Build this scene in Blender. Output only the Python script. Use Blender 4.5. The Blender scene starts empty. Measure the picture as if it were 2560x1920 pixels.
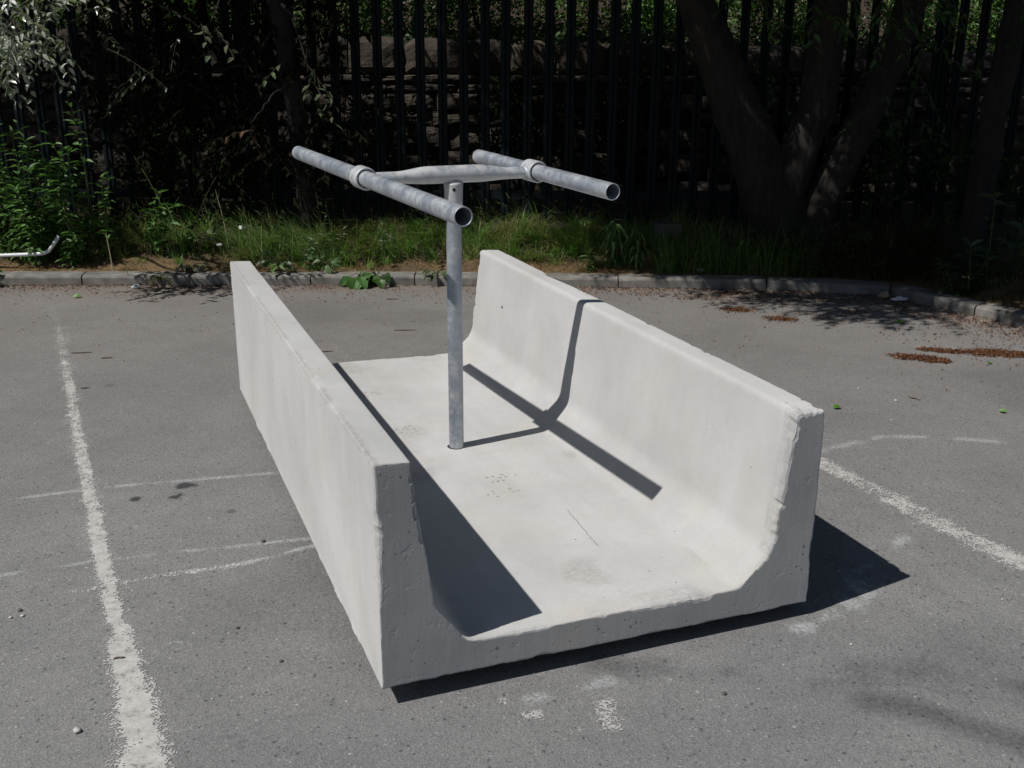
import bpy, math, random
import numpy as np
from mathutils import Vector, Matrix

S = bpy.context.scene
COL = S.collection
R = math.radians

# ---------------------------------------------------------------- camera
PITCH, ROLL = 0.3125, 0.005
cam_d = bpy.data.cameras.new('camera')
cam_d.sensor_width = 36.0
cam_d.lens = 36.0 * 2656.1 / 2560.0
cam_d.clip_start = 0.05
cam_d.clip_end = 500
cam = bpy.data.objects.new('camera', cam_d)
COL.objects.link(cam)
fw = Vector((0, math.cos(PITCH), -math.sin(PITCH)))
up0 = Vector((0, math.sin(PITCH), math.cos(PITCH)))
rt0 = Vector((1, 0, 0))
rt = rt0 * math.cos(ROLL) + up0 * math.sin(ROLL)
up = up0 * math.cos(ROLL) - rt0 * math.sin(ROLL)
cam.matrix_world = Matrix(((rt.x, up.x, -fw.x, 0), (rt.y, up.y, -fw.y, 0),
                           (rt.z, up.z, -fw.z, 1.6), (0, 0, 0, 1)))
S.camera = cam

# ---------------------------------------------------------------- light
SUN_AZ, SUN_EL = 1.0223, 0.9331          # azimuth the light travels towards (from +Y to +X), elevation
sd = Vector((math.sin(SUN_AZ) * math.cos(SUN_EL), math.cos(SUN_AZ) * math.cos(SUN_EL), -math.sin(SUN_EL)))
W = bpy.data.worlds.new('World'); S.world = W; W.use_nodes = True
nt = W.node_tree
sky = nt.nodes.new('ShaderNodeTexSky'); sky.sky_type = 'NISHITA'; sky.sun_disc = False
sky.sun_elevation = SUN_EL; sky.sun_rotation = SUN_AZ + math.pi
sky.air_density = 1.0; sky.dust_density = 0.6; sky.ozone_density = 1.0
bg = nt.nodes['Background']; bg.inputs['Strength'].default_value = 0.05
nt.links.new(sky.outputs[0], bg.inputs[0])
sun_d = bpy.data.lights.new('sun', 'SUN'); sun_d.energy = 5.0; sun_d.angle = R(0.5); sun_d.color = (1.0, 0.972, 0.935)
sun = bpy.data.objects.new('sun', sun_d); COL.objects.link(sun)
sun.rotation_euler = sd.to_track_quat('-Z', 'Y').to_euler(); sun.location = (-6, -4, 9)
S.view_settings.view_transform = 'Standard'; S.view_settings.look = 'None'
S.view_settings.gamma = 1.0; S.view_settings.use_curve_mapping = False
S.view_settings.exposure = -0.25

# ---------------------------------------------------------------- helpers
rng = np.random.default_rng(7)
random.seed(7)

def vnoise(x, y, seed=0):
    """smooth 2-D value noise in 0..1"""
    x = np.asarray(x, float); y = np.asarray(y, float)
    xi = np.floor(x).astype(np.int64); yi = np.floor(y).astype(np.int64)
    fx = x - xi; fy = y - yi
    fx = fx * fx * (3 - 2 * fx); fy = fy * fy * (3 - 2 * fy)
    def h(a, b):
        n = (a * 374761393 + b * 668265263 + seed * 974634777) & 0xffffffff
        n = ((n ^ (n >> 13)) * 1274126177) & 0xffffffff
        return ((n ^ (n >> 16)) & 0xffff) / 65535.0
    return (h(xi, yi) * (1 - fx) * (1 - fy) + h(xi + 1, yi) * fx * (1 - fy)
            + h(xi, yi + 1) * (1 - fx) * fy + h(xi + 1, yi + 1) * fx * fy)

def fbm(x, y, seed=0, octs=4):
    a, t, s = 0.5, 0.0, 0.0
    x = np.asarray(x, float); y = np.asarray(y, float)
    for o in range(octs):
        t = t + a * vnoise(x * 2 ** o, y * 2 ** o, seed + o * 17); s += a; a *= 0.5
    return t / s

def sstep(a, b, x):
    t = np.clip((np.asarray(x, float) - a) / (b - a), 0, 1)
    return t * t * (3 - 2 * t)

def polydist(X, Y, pts):
    """distance to a polyline, and the side (positive = left of its direction)"""
    best = np.full(np.shape(X), 1e9); side = np.zeros(np.shape(X))
    for (x0, y0), (x1, y1) in zip(pts[:-1], pts[1:]):
        dx, dy = x1 - x0, y1 - y0; L2 = dx * dx + dy * dy
        t = np.clip(((X - x0) * dx + (Y - y0) * dy) / L2, 0, 1)
        d = np.hypot(X - x0 - t * dx, Y - y0 - t * dy)
        s = np.sign(dx * (Y - y0) - dy * (X - x0))
        m = d < best
        best = np.where(m, d, best); side = np.where(m, s, side)
    return best, side

class MB:
    """collects vertices and faces of one mesh"""
    def __init__(self):
        self.v = []; self.f = []; self.n = 0; self.c = []; self.mi = []
    def add(self, verts, faces, col=None, mi=0):
        verts = np.asarray(verts, float).reshape(-1, 3)
        faces = faces.tolist() if isinstance(faces, np.ndarray) else faces
        n = self.n
        self.v.append(verts)
        self.f += [[i + n for i in fc] for fc in faces]
        self.mi += [mi] * len(faces)
        if col is not None:
            c = np.asarray(col, float)
            self.c.append(np.broadcast_to(c, (len(verts), 3)) if c.ndim == 1 else c)
        self.n += len(verts)
    def mesh(self, name, mats, smooth=False, origin=(0, 0, 0)):
        me = bpy.data.meshes.new(name)
        V = np.concatenate(self.v) - np.array(origin)
        me.from_pydata(V.tolist(), [], self.f)
        if not isinstance(mats, (list, tuple)): mats = [mats]
        for m in mats: me.materials.append(m)
        if len(mats) > 1: me.polygons.foreach_set('material_index', self.mi)
        if self.c:
            at = me.color_attributes.new('col', 'FLOAT_COLOR', 'POINT')
            C = np.concatenate(self.c); C = np.concatenate([C, np.ones((len(C), 1))], 1)
            at.data.foreach_set('color', C.ravel())
        if smooth: me.polygons.foreach_set('use_smooth', [True] * len(me.polygons))
        me.update()
        return me
    def obj(self, name, mats, parent=None, smooth=False, origin=(0, 0, 0), loc=None):
        me = self.mesh(name, mats, smooth, origin)
        o = bpy.data.objects.new(name, me); COL.objects.link(o)
        o.location = loc if loc is not None else origin
        if parent is not None: o.parent = parent
        return o

def tag(o, label=None, cat=None, group=None, kind=None):
    if label: o['label'] = label
    if cat: o['category'] = cat
    if group: o['group'] = group
    if kind: o['kind'] = kind
    return o

def empty(name, loc=(0, 0, 0), rz=0.0):
    o = bpy.data.objects.new(name, None); COL.objects.link(o)
    o.location = loc; o.rotation_euler = (0, 0, rz); o.empty_display_size = 0.1
    return o

def copy_tree(o, parent=None):
    c = o.copy(); COL.objects.link(c)
    if parent is not None: c.parent = parent
    for ch in list(o.children): copy_tree(ch, c)
    return c

def tube(mb, pts, rad, n=14, col=None, caps=True, rough=0.0, seed=0):
    P = [Vector(p) for p in pts]
    rad = list(rad) if hasattr(rad, '__len__') else [rad] * len(P)
    V = []; prev = None
    for i, p in enumerate(P):
        t = (P[min(i + 1, len(P) - 1)] - P[max(i - 1, 0)]).normalized()
        a = prev if prev is not None else (Vector((1, 0, 0)) if abs(t.x) < 0.8 else Vector((0, 1, 0)))
        u = (a - t * a.dot(t)).normalized(); w = t.cross(u); prev = u
        for k in range(n):
            an = 2 * math.pi * k / n
            r = rad[i]
            if rough: r *= 1 + rough * (2 * float(vnoise(k * 0.9 + seed, i * 0.6, 5)) - 1)
            V.append(tuple(p + (u * math.cos(an) + w * math.sin(an)) * r))
    F = []
    for i in range(len(P) - 1):
        for k in range(n):
            F.append((i * n + k, i * n + (k + 1) % n, (i + 1) * n + (k + 1) % n, (i + 1) * n + k))
    if caps:
        F.append(tuple(range(n - 1, -1, -1))); F.append(tuple((len(P) - 1) * n + k for k in range(n)))
    mb.add(V, F, col)

def box(mb, x0, x1, y0, y1, z0, z1, col=None):
    V = [(x, y, z) for z in (z0, z1) for y in (y0, y1) for x in (x0, x1)]
    mb.add(V, [(0, 2, 3, 1), (4, 5, 7, 6), (0, 1, 5, 4), (2, 6, 7, 3), (0, 4, 6, 2), (1, 3, 7, 5)], col)

def norm(a):
    return a / np.maximum(np.linalg.norm(a, axis=-1, keepdims=True), 1e-9)

def leaves(mb, P, D, N, L, Wd, col, detail=False, fold=0.18, droop=0.12):
    """many leaf blades at once; P base, D direction, N normal (n,3); L, Wd (n,)"""
    P = np.asarray(P, float); n = len(P)
    if n == 0: return
    D = norm(np.asarray(D, float)); N = np.asarray(N, float)
    Sd = norm(np.cross(D, N)); N = norm(np.cross(Sd, D))
    L = np.broadcast_to(np.asarray(L, float), (n,))[:, None]; Wd = np.broadcast_to(np.asarray(Wd, float), (n,))[:, None]
    if detail:
        q = [P,
             P + D * L * .32 + Sd * Wd * .5 + N * Wd * fold, P + D * L * .34, P + D * L * .32 - Sd * Wd * .5 + N * Wd * fold,
             P + D * L * .68 + Sd * Wd * .36 + N * (Wd * fold - L * droop * .4), P + D * L * .7 - N * L * droop * .5,
             P + D * L * .68 - Sd * Wd * .36 + N * (Wd * fold - L * droop * .4), P + D * L - N * L * droop]
        fc = [(0, 1, 2), (0, 2, 3), (1, 4, 5, 2), (2, 5, 6, 3), (4, 7, 5), (5, 7, 6)]
    else:
        q = [P, P + D * L * .45 + Sd * Wd * .5 + N * Wd * fold, P + D * L - N * L * droop, P + D * L * .45 - Sd * Wd * .5 + N * Wd * fold]
        fc = [(0, 1, 2), (0, 2, 3)]
    k = len(q)
    V = np.stack(q, 1).reshape(-1, 3)
    col = np.asarray(col, float)
    if col.ndim == 1: col = np.broadcast_to(col, (n, 3))
    F = []
    for i in range(n):
        b = i * k
        for f in fc: F.append([b + j for j in f])
    mb.add(V, F, np.repeat(col, k, 0))

def rdir(n, r=rng):
    return norm(r.normal(size=(n, 3)))

def mixcol(a, b, t):
    a = np.array(a); b = np.array(b); t = np.asarray(t)[:, None]
    return a * (1 - t) + b * t

# ---------------------------------------------------------------- materials
def new_mat(name):
    m = bpy.data.materials.new(name); m.use_nodes = True
    n = m.node_tree.nodes; l = m.node_tree.links
    return m, n, l, n['Principled BSDF']

def nd(n, t, **k):
    x = n.new(t)
    for a, b in k.items(): setattr(x, a, b)
    return x

def noise(n, l, scale, detail=4, rough=0.55, coord=None, vec=None):
    x = nd(n, 'ShaderNodeTexNoise'); x.inputs['Scale'].default_value = scale
    x.inputs['Detail'].default_value = detail; x.inputs['Roughness'].default_value = rough
    if vec is not None: l.new(vec, x.inputs['Vector'])
    return x

def ramp(n, l, fac, stops):
    x = nd(n, 'ShaderNodeValToRGB'); l.new(fac, x.inputs[0])
    e = x.color_ramp.elements
    while len(e) < len(stops): e.new(0.5)
    for i, (p, c) in enumerate(stops):
        e[i].position = p; e[i].color = (c, c, c, 1) if not hasattr(c, '__len__') else (*c, 1)
    return x

def mixc(n, l, fac, a, b, mode='MIX'):
    x = nd(n, 'ShaderNodeMix', data_type='RGBA', blend_type=mode)
    for s, v in ((0, fac), (6, a), (7, b)):
        if isinstance(v, bpy.types.NodeSocket): l.new(v, x.inputs[s])
        else: x.inputs[s].default_value = v if s == 0 else ((*v, 1) if len(v) == 3 else v)
    return x.outputs[2]

def math_n(n, l, op, a, b=0.0):
    x = nd(n, 'ShaderNodeMath', operation=op)
    for i, v in enumerate((a, b)):
        if isinstance(v, bpy.types.NodeSocket): l.new(v, x.inputs[i])
        else: x.inputs[i].default_value = v
    return x.outputs[0]

def bump(n, l, b, height, strength=0.4, dist=0.01, prev=None):
    x = nd(n, 'ShaderNodeBump'); x.inputs['Strength'].default_value = strength; x.inputs['Distance'].default_value = dist
    l.new(height, x.inputs['Height'])
    if prev is not None: l.new(prev, x.inputs['Normal'])
    l.new(x.outputs[0], b.inputs['Normal'])
    return x.outputs[0]

def objco(n):
    return nd(n, 'ShaderNodeTexCoord').outputs['Object']

def scaled(n, l, vec, s):
    x = nd(n, 'ShaderNodeMapping'); x.inputs['Scale'].default_value = s; l.new(vec, x.inputs['Vector'])
    return x.outputs[0]

def mat_asphalt():
    m, n, l, b = new_mat('asphalt')
    co = objco(n)
    big = noise(n, l, 1.1, 5, 0.6, vec=co); mid = noise(n, l, 9, 4, 0.6, vec=co)
    v = nd(n, 'ShaderNodeTexVoronoi'); v.inputs['Scale'].default_value = 150; l.new(co, v.inputs['Vector'])
    fine = noise(n, l, 240, 2, 0.7, vec=co)
    base = mixc(n, l, ramp(n, l, big.outputs[0], [(.3, 0), (.7, 1)]).outputs[0], (.162, .161, .160), (.222, .220, .214))
    base = mixc(n, l, math_n(n, l, 'MULTIPLY', ramp(n, l, mid.outputs[0], [(.45, 0), (.8, 1)]).outputs[0], .5), base, (.154, .153, .153))
    stone = ramp(n, l, v.outputs['Color'], [(.0, .50), (.16, .84), (.5, 1.0), (.86, 1.16), (1.0, 1.7)])
    base = mixc(n, l, .8, base, stone.outputs[0], 'MULTIPLY')
    g = ramp(n, l, fine.outputs[0], [(.3, .52), (.5, 1.0), (.72, 1.36)])
    base = mixc(n, l, .85, base, g.outputs[0], 'MULTIPLY')
    v2 = nd(n, 'ShaderNodeTexVoronoi'); v2.inputs['Scale'].default_value = 62; l.new(co, v2.inputs['Vector'])
    c2 = nd(n, 'ShaderNodeSeparateColor'); l.new(v2.outputs['Color'], c2.inputs[0])
    pit = math_n(n, l, 'LESS_THAN', v2.outputs['Distance'], math_n(n, l, 'MULTIPLY', math_n(n, l, 'POWER', c2.outputs[0], 4.0), .34))
    base = mixc(n, l, math_n(n, l, 'MULTIPLY', pit, .65), base, (.045, .045, .048))
    chip = math_n(n, l, 'LESS_THAN', v2.outputs['Distance'], math_n(n, l, 'MULTIPLY', math_n(n, l, 'POWER', c2.outputs[1], 22.0), .28))
    base = mixc(n, l, math_n(n, l, 'MULTIPLY', chip, .8), base, (.42, .40, .38))
    at = nd(n, 'ShaderNodeAttribute', attribute_name='col')
    sp = nd(n, 'ShaderNodeSeparateColor'); l.new(at.outputs['Color'], sp.inputs[0])
    brk = ramp(n, l, noise(n, l, 130, 3, 0.7, vec=co).outputs[0], [(.38, 0.15), (.62, 1)]).outputs[0]
    # brown dust from the verge
    base = mixc(n, l, math_n(n, l, 'MULTIPLY', sp.outputs[2], ramp(n, l, noise(n, l, 14, 5, .65, vec=co).outputs[0], [(.25, .35), (.7, 1)]).outputs[0]), base, (.180, .145, .117))
    # oil and rubber
    dn = math_n(n, l, 'ADD', sp.outputs[1], math_n(n, l, 'SUBTRACT', math_n(n, l, 'MULTIPLY', noise(n, l, 60, 5, .7, vec=co).outputs[0], .9), .45))
    dm = math_n(n, l, 'MULTIPLY', ramp(n, l, dn, [(.02, 0), (.85, 1)]).outputs[0], ramp(n, l, sp.outputs[1], [(.02, 0), (.2, 1)]).outputs[0])
    base = mixc(n, l, math_n(n, l, 'MULTIPLY', dm, .9), base, (.03, .03, .032))
    # chalk and worn paint
    cn = noise(n, l, 85, 6, .72, vec=co)
    cm = math_n(n, l, 'ADD', sp.outputs[0], math_n(n, l, 'SUBTRACT', math_n(n, l, 'MULTIPLY', cn.outputs[0], 1.9), 1.22))
    cm = ramp(n, l, cm, [(.05, 0), (.6, 1)]).outputs[0]
    cm = math_n(n, l, 'MULTIPLY', cm, math_n(n, l, 'MINIMUM', math_n(n, l, 'MULTIPLY', sp.outputs[0], 1.2), .62))
    base = mixc(n, l, cm, base, (.50, .51, .51))
    l.new(base, b.inputs['Base Color'])
    b.inputs['Roughness'].default_value = .88
    b.inputs['Specular IOR Level'].default_value = .3
    p = bump(n, l, b, v.outputs['Distance'], .45, .003)
    bump(n, l, b, fine.outputs[0], .5, .002, p)
    return m

def mat_paint():
    m, n, l, b = new_mat('road_paint')
    co = objco(n)
    a = noise(n, l, 25, 5, .65, vec=co)
    c = mixc(n, l, ramp(n, l, a.outputs[0], [(.3, 0), (.7, 1)]).outputs[0], (.36, .35, .325), (.52, .515, .49))
    v = nd(n, 'ShaderNodeTexVoronoi', feature='DISTANCE_TO_EDGE'); v.inputs['Scale'].default_value = 44
    wob = nd(n, 'ShaderNodeVectorMath', operation='MULTIPLY_ADD'); l.new(noise(n, l, 30, 4, .7, vec=co).outputs['Color'], wob.inputs[0])
    wob.inputs[1].default_value = (.03, .03, .03); l.new(scaled(n, l, co, (.55, 1.2, 1)), wob.inputs[2]); l.new(wob.outputs[0], v.inputs['Vector'])
    cr = ramp(n, l, math_n(n, l, 'ADD', v.outputs['Distance'], math_n(n, l, 'MULTIPLY', math_n(n, l, 'SUBTRACT', a.outputs[0], .42), .5)), [(.0, 0), (.05, 1)])
    c = mixc(n, l, cr.outputs[0], (.22, .21, .20), c)
    f = noise(n, l, 160, 3, .7, vec=co)
    c = mixc(n, l, .5, c, ramp(n, l, f.outputs[0], [(.3, .6), (.55, 1)]).outputs[0], 'MULTIPLY')
    l.new(c, b.inputs['Base Color']); b.inputs['Roughness'].default_value = .8
    bump(n, l, b, f.outputs[0], .4, .002)
    return m

def mat_concrete(name='concrete', cut=False):
    m, n, l, b = new_mat(name)
    co = objco(n)
    st = scaled(n, l, co, (7, .9, .9) if not cut else (5, 5, 1.2))
    a = noise(n, l, 2.6, 6, .6, vec=co); s = noise(n, l, 2.4, 5, .62, vec=st)
    st2 = scaled(n, l, co, (5, 5, .5)); s2 = noise(n, l, 4.0, 4, .6, vec=st2)
    lo, hi = ((.43, .427, .415), (.515, .512, .502)) if not cut else ((.31, .312, .315), (.40, .402, .403))
    c = mixc(n, l, ramp(n, l, a.outputs[0], [(.28, 0), (.62, 1)]).outputs[0], lo, hi)
    c = mixc(n, l, .35, c, ramp(n, l, s.outputs[0], [(.3, .86), (.55, 1), (.75, 1.05)]).outputs[0], 'MULTIPLY')
    c = mixc(n, l, .22, c, ramp(n, l, s2.outputs[0], [(.3, .88), (.6, 1.02)]).outputs[0], 'MULTIPLY')
    # faint rusty film
    w = noise(n, l, 3.2, 5, .7, vec=scaled(n, l, co, (1, 1.7, 1)))
    c = mixc(n, l, math_n(n, l, 'MULTIPLY', ramp(n, l, w.outputs[0], [(.5, 0), (.78, 1)]).outputs[0], .35), c, (.50, .43, .34))
    at = nd(n, 'ShaderNodeAttribute', attribute_name='col'); sp = nd(n, 'ShaderNodeSeparateColor'); l.new(at.outputs['Color'], sp.inputs[0])
    dirtn = ramp(n, l, noise(n, l, 70, 4, .7, vec=co).outputs[0], [(.35, .1), (.6, 1)]).outputs[0]
    c = mixc(n, l, math_n(n, l, 'MULTIPLY', sp.outputs[0], dirtn), c, (.21, .19, .165))
    # blow holes
    v = nd(n, 'ShaderNodeTexVoronoi'); v.inputs['Scale'].default_value = 26 if not cut else 62; l.new(co, v.inputs['Vector'])
    th = nd(n, 'ShaderNodeSeparateColor'); l.new(v.outputs['Color'], th.inputs[0])
    rad = math_n(n, l, 'MULTIPLY', math_n(n, l, 'POWER', th.outputs[0], 6.0 if not cut else 2.2), .085 if not cut else .24)
    if cut: rad = math_n(n, l, 'MULTIPLY', rad, ramp(n, l, noise(n, l, 5, 4, .6, vec=co).outputs[0], [(.42, .25), (.58, 1.25)]).outputs[0])
    hole = math_n(n, l, 'LESS_THAN', math_n(n, l, 'ADD', v.outputs['Distance'], math_n(n, l, 'MULTIPLY', math_n(n, l, 'SUBTRACT', noise(n, l, 120, 3, .6, vec=co).outputs[0], .5), .25)), rad)
    c = mixc(n, l, math_n(n, l, 'MULTIPLY', hole, .7), c, (.12, .115, .11))
    f = noise(n, l, 190, 3, .6, vec=co)
    c = mixc(n, l, .35, c, ramp(n, l, f.outputs[0], [(.3, .8), (.6, 1.03)]).outputs[0], 'MULTIPLY')
    l.new(c, b.inputs['Base Color']); b.inputs['Roughness'].default_value = .85; b.inputs['Specular IOR Level'].default_value = .25; b.inputs['Diffuse Roughness'].default_value = .5
    if cut:
        g = noise(n, l, 22, 6, .68, vec=co); g2 = noise(n, l, 7, 5, .6, vec=st)
        p = bump(n, l, b, ramp(n, l, g.outputs[0], [(.30, 0), (.42, 1)]).outputs[0], .35, .004)
        p = bump(n, l, b, g2.outputs[0], .10, .008, p)
        p = bump(n, l, b, math_n(n, l, 'SUBTRACT', 1.0, hole), .7, .004, p)
        bump(n, l, b, f.outputs[0], .2, .002, p)
    else:
        g = noise(n, l, 9, 5, .55, vec=co)
        p = bump(n, l, b, g.outputs[0], .10, .006)
        p = bump(n, l, b, math_n(n, l, 'SUBTRACT', 1.0, hole), .5, .003, p)
        bump(n, l, b, f.outputs[0], .12, .0012, p)
    return m

def mat_galv(name='galvanised_steel', white=0.0):
    m, n, l, b = new_mat(name)
    co = objco(n)
    a = noise(n, l, 11, 6, .65, vec=co); v = nd(n, 'ShaderNodeTexVoronoi'); v.inputs['Scale'].default_value = 55; l.new(co, v.inputs['Vector'])
    a2 = noise(n, l, 34, 6, .7, vec=co)
    am = math_n(n, l, 'ADD', math_n(n, l, 'MULTIPLY', a.outputs[0], .55), math_n(n, l, 'MULTIPLY', a2.outputs[0], .45))
    c = mixc(n, l, ramp(n, l, am, [(.40, 0), (.60, 1)]).outputs[0], (.35, .40, .47), (.57, .59, .615))
    fl = noise(n, l, 90, 4, .7, vec=co)
    c = mixc(n, l, .6, c, ramp(n, l, fl.outputs[0], [(.3, .78), (.5, 1.0), (.7, 1.12)]).outputs[0], 'MULTIPLY')
    c = mixc(n, l, .35, c, ramp(n, l, v.outputs['Color'], [(0, .78), (1, 1.08)]).outputs[0], 'MULTIPLY')
    ox = noise(n, l, 16, 6, .75, vec=co)
    oxm = ramp(n, l, ox.outputs[0], [(.52 - white, 0), (.74 - white, 1)]).outputs[0]
    c = mixc(n, l, math_n(n, l, 'MULTIPLY', oxm, .75), c, (.55, .545, .52))
    ru = noise(n, l, 9, 5, .7, vec=scaled(n, l, co, (1, 1, .6)))
    c = mixc(n, l, math_n(n, l, 'MULTIPLY', ramp(n, l, ru.outputs[0], [(.62, 0), (.8, 1)]).outputs[0], .3), c, (.34, .27, .19))
    sp = noise(n, l, 120, 3, .6, vec=co)
    c = mixc(n, l, ramp(n, l, sp.outputs[0], [(.24, 1), (.31, 0)]).outputs[0], c, (.09, .085, .08))
    l.new(c, b.inputs['Base Color'])
    l.new(math_n(n, l, 'SUBTRACT', .72, math_n(n, l, 'MULTIPLY', oxm, .6)), b.inputs['Metallic'])
    l.new(ramp(n, l, a.outputs[0], [(.3, .42), (.7, .6)]).outputs[0], b.inputs['Roughness'])
    p = bump(n, l, b, a.outputs[0], .12, .004)
    bump(n, l, b, sp.outputs[0], .2, .0012, p)
    return m

def mat_plain(name, col, rough=.8, metal=0.0, spec=.4, nscale=0, namp=.3, bscale=0, bd=.004):
    m, n, l, b = new_mat(name)
    b.inputs['Roughness'].default_value = rough; b.inputs['Metallic'].default_value = metal; b.inputs['Specular IOR Level'].default_value = spec
    co = objco(n)
    a = noise(n, l, nscale or 12, 5, .65, vec=co)
    c = mixc(n, l, 1.0, col, ramp(n, l, a.outputs[0], [(.25, 1 - namp), (.75, 1 + namp)]).outputs[0], 'MULTIPLY')
    l.new(c, b.inputs['Base Color'])
    if bscale: bump(n, l, b, noise(n, l, bscale, 5, .65, vec=co).outputs[0], .6, bd)
    return m

def mat_leaf(name, rough=.45, trans=.3, spec=.4, tint=(1.0, 1.25, .45)):
    m, n, l, b = new_mat(name)
    at = nd(n, 'ShaderNodeAttribute', attribute_name='col')
    l.new(at.outputs['Color'], b.inputs['Base Color'])
    b.inputs['Roughness'].default_value = rough; b.inputs['Specular IOR Level'].default_value = spec
    t = nd(n, 'ShaderNodeBsdfTranslucent')
    c = mixc(n, l, 1.0, at.outputs['Color'], tint, 'MULTIPLY'); l.new(c, t.inputs['Color'])
    mx = nd(n, 'ShaderNodeMixShader'); mx.inputs[0].default_value = trans
    l.new(b.outputs[0], mx.inputs[1]); l.new(t.outputs[0], mx.inputs[2])
    l.new(mx.outputs[0], n['Material Output'].inputs['Surface'])
    return m

def mat_bark(name='bark', c0=(.045, .035, .027), c1=(.15, .125, .1)):
    m, n, l, b = new_mat(name)
    co = objco(n)
    v = noise(n, l, 9, 6, .7, vec=scaled(n, l, co, (3, 3, .55)))
    c = mixc(n, l, ramp(n, l, v.outputs[0], [(.35, 0), (.65, 1)]).outputs[0], c0, c1)
    l.new(c, b.inputs['Base Color']); b.inputs['Roughness'].default_value = .95
    bump(n, l, b, v.outputs[0], 1.0, .03)
    return m

def mat_soil():
    m, n, l, b = new_mat('soil')
    co = objco(n)
    a = noise(n, l, 5, 6, .7, vec=co); f = noise(n, l, 60, 5, .7, vec=co)
    c = mixc(n, l, ramp(n, l, a.outputs[0], [(.3, 0), (.7, 1)]).outputs[0], (.028, .020, .013), (.075, .050, .030))
    at = nd(n, 'ShaderNodeAttribute', attribute_name='col'); sp = nd(n, 'ShaderNodeSeparateColor'); l.new(at.outputs['Color'], sp.inputs[0])
    c = mixc(n, l, sp.outputs[0], c, (.205, .135, .068))
    c = mixc(n, l, .8, c, ramp(n, l, f.outputs[0], [(.3, .45), (.7, 1.5)]).outputs[0], 'MULTIPLY')
    l.new(c, b.inputs['Base Color']); b.inputs['Roughness'].default_value = .98
    bump(n, l, b, f.outputs[0], 1.0, .02)
    return m

def mat_stone():
    m, n, l, b = new_mat('sandstone')
    co = objco(n)
    at = nd(n, 'ShaderNodeAttribute', attribute_name='col')
    a = noise(n, l, 9, 6, .7, vec=co)
    c = mixc(n, l, 1.0, at.outputs['Color'], ramp(n, l, a.outputs[0], [(.3, .55), (.7, 1.3)]).outputs[0], 'MULTIPLY')
    l.new(c, b.inputs['Base Color']); b.inputs['Roughness'].default_value = .95
    bump(n, l, b, a.outputs[0], 1.0, .04)
    return m

M = dict(
    asphalt=mat_asphalt(), paint=mat_paint(), concrete=mat_concrete(), cut=mat_concrete('rough_cut_concrete', True),
    galv=mat_galv(), galvw=mat_galv('weathered_zinc', .16), dark=mat_plain('dark_hollow', (.012, .012, .012), .9),
    kerb=mat_plain('kerb_concrete', (.175, .165, .15), .92, nscale=9, namp=.55, bscale=120, bd=.004),
    soil=mat_soil(), stone=mat_stone(), bark=mat_bark('bark', (.006, .005, .004), (.020, .016, .013)), bark_pale=mat_bark('grooved_bark', (.006, .005, .004), (.030, .023, .018)),
    fence=mat_plain('dark_green_coated_steel', (.005, .009, .011), .7, .0, .15, nscale=6, namp=.4),
    leaf=mat_leaf('leaf'), dull=mat_leaf('dull_leaf', .85, .08, .03), glossy=mat_leaf('glossy_leaf', .3, .15, .6), grass=mat_leaf('grass', .5, .35, .3),
    dry=mat_leaf('dry_litter', .9, .05, .15, (1, 1, 1)), timber=mat_plain('old_timber', (.12, .09, .06), .9, bscale=40),
    pipe=mat_plain('white_plastic', (.62, .63, .65), .35, nscale=8, namp=.15),
    litter=mat_plain('white_paper', (.75, .75, .76), .7, nscale=10, namp=.1), tan=mat_plain('tan_card', (.36, .28, .19), .8),
    stone_w=mat_plain('pale_pebble', (.5, .48, .45), .9, nscale=30, bscale=60), stone_d=mat_plain('dark_pebble', (.10, .095, .09), .9, nscale=30, bscale=60),
    twig=mat_plain('twig_bark', (.10, .07, .05), .95, nscale=30),
)

# ================================================================ ground
KF = [(-14, 6.9), (-6, 7.0), (-3.34, 7.068), (-2.62, 7.095), (-1.65, 7.115), (-.68, 7.135), (.6, 7.1), (1.1, 7.085), (1.71, 7.055), (2.15, 7.0),
      (2.50, 6.887), (2.837, 6.364), (2.98, 6.143), (3.6, 5.2), (5.0, 3.0), (8.0, -1.5)]

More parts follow.
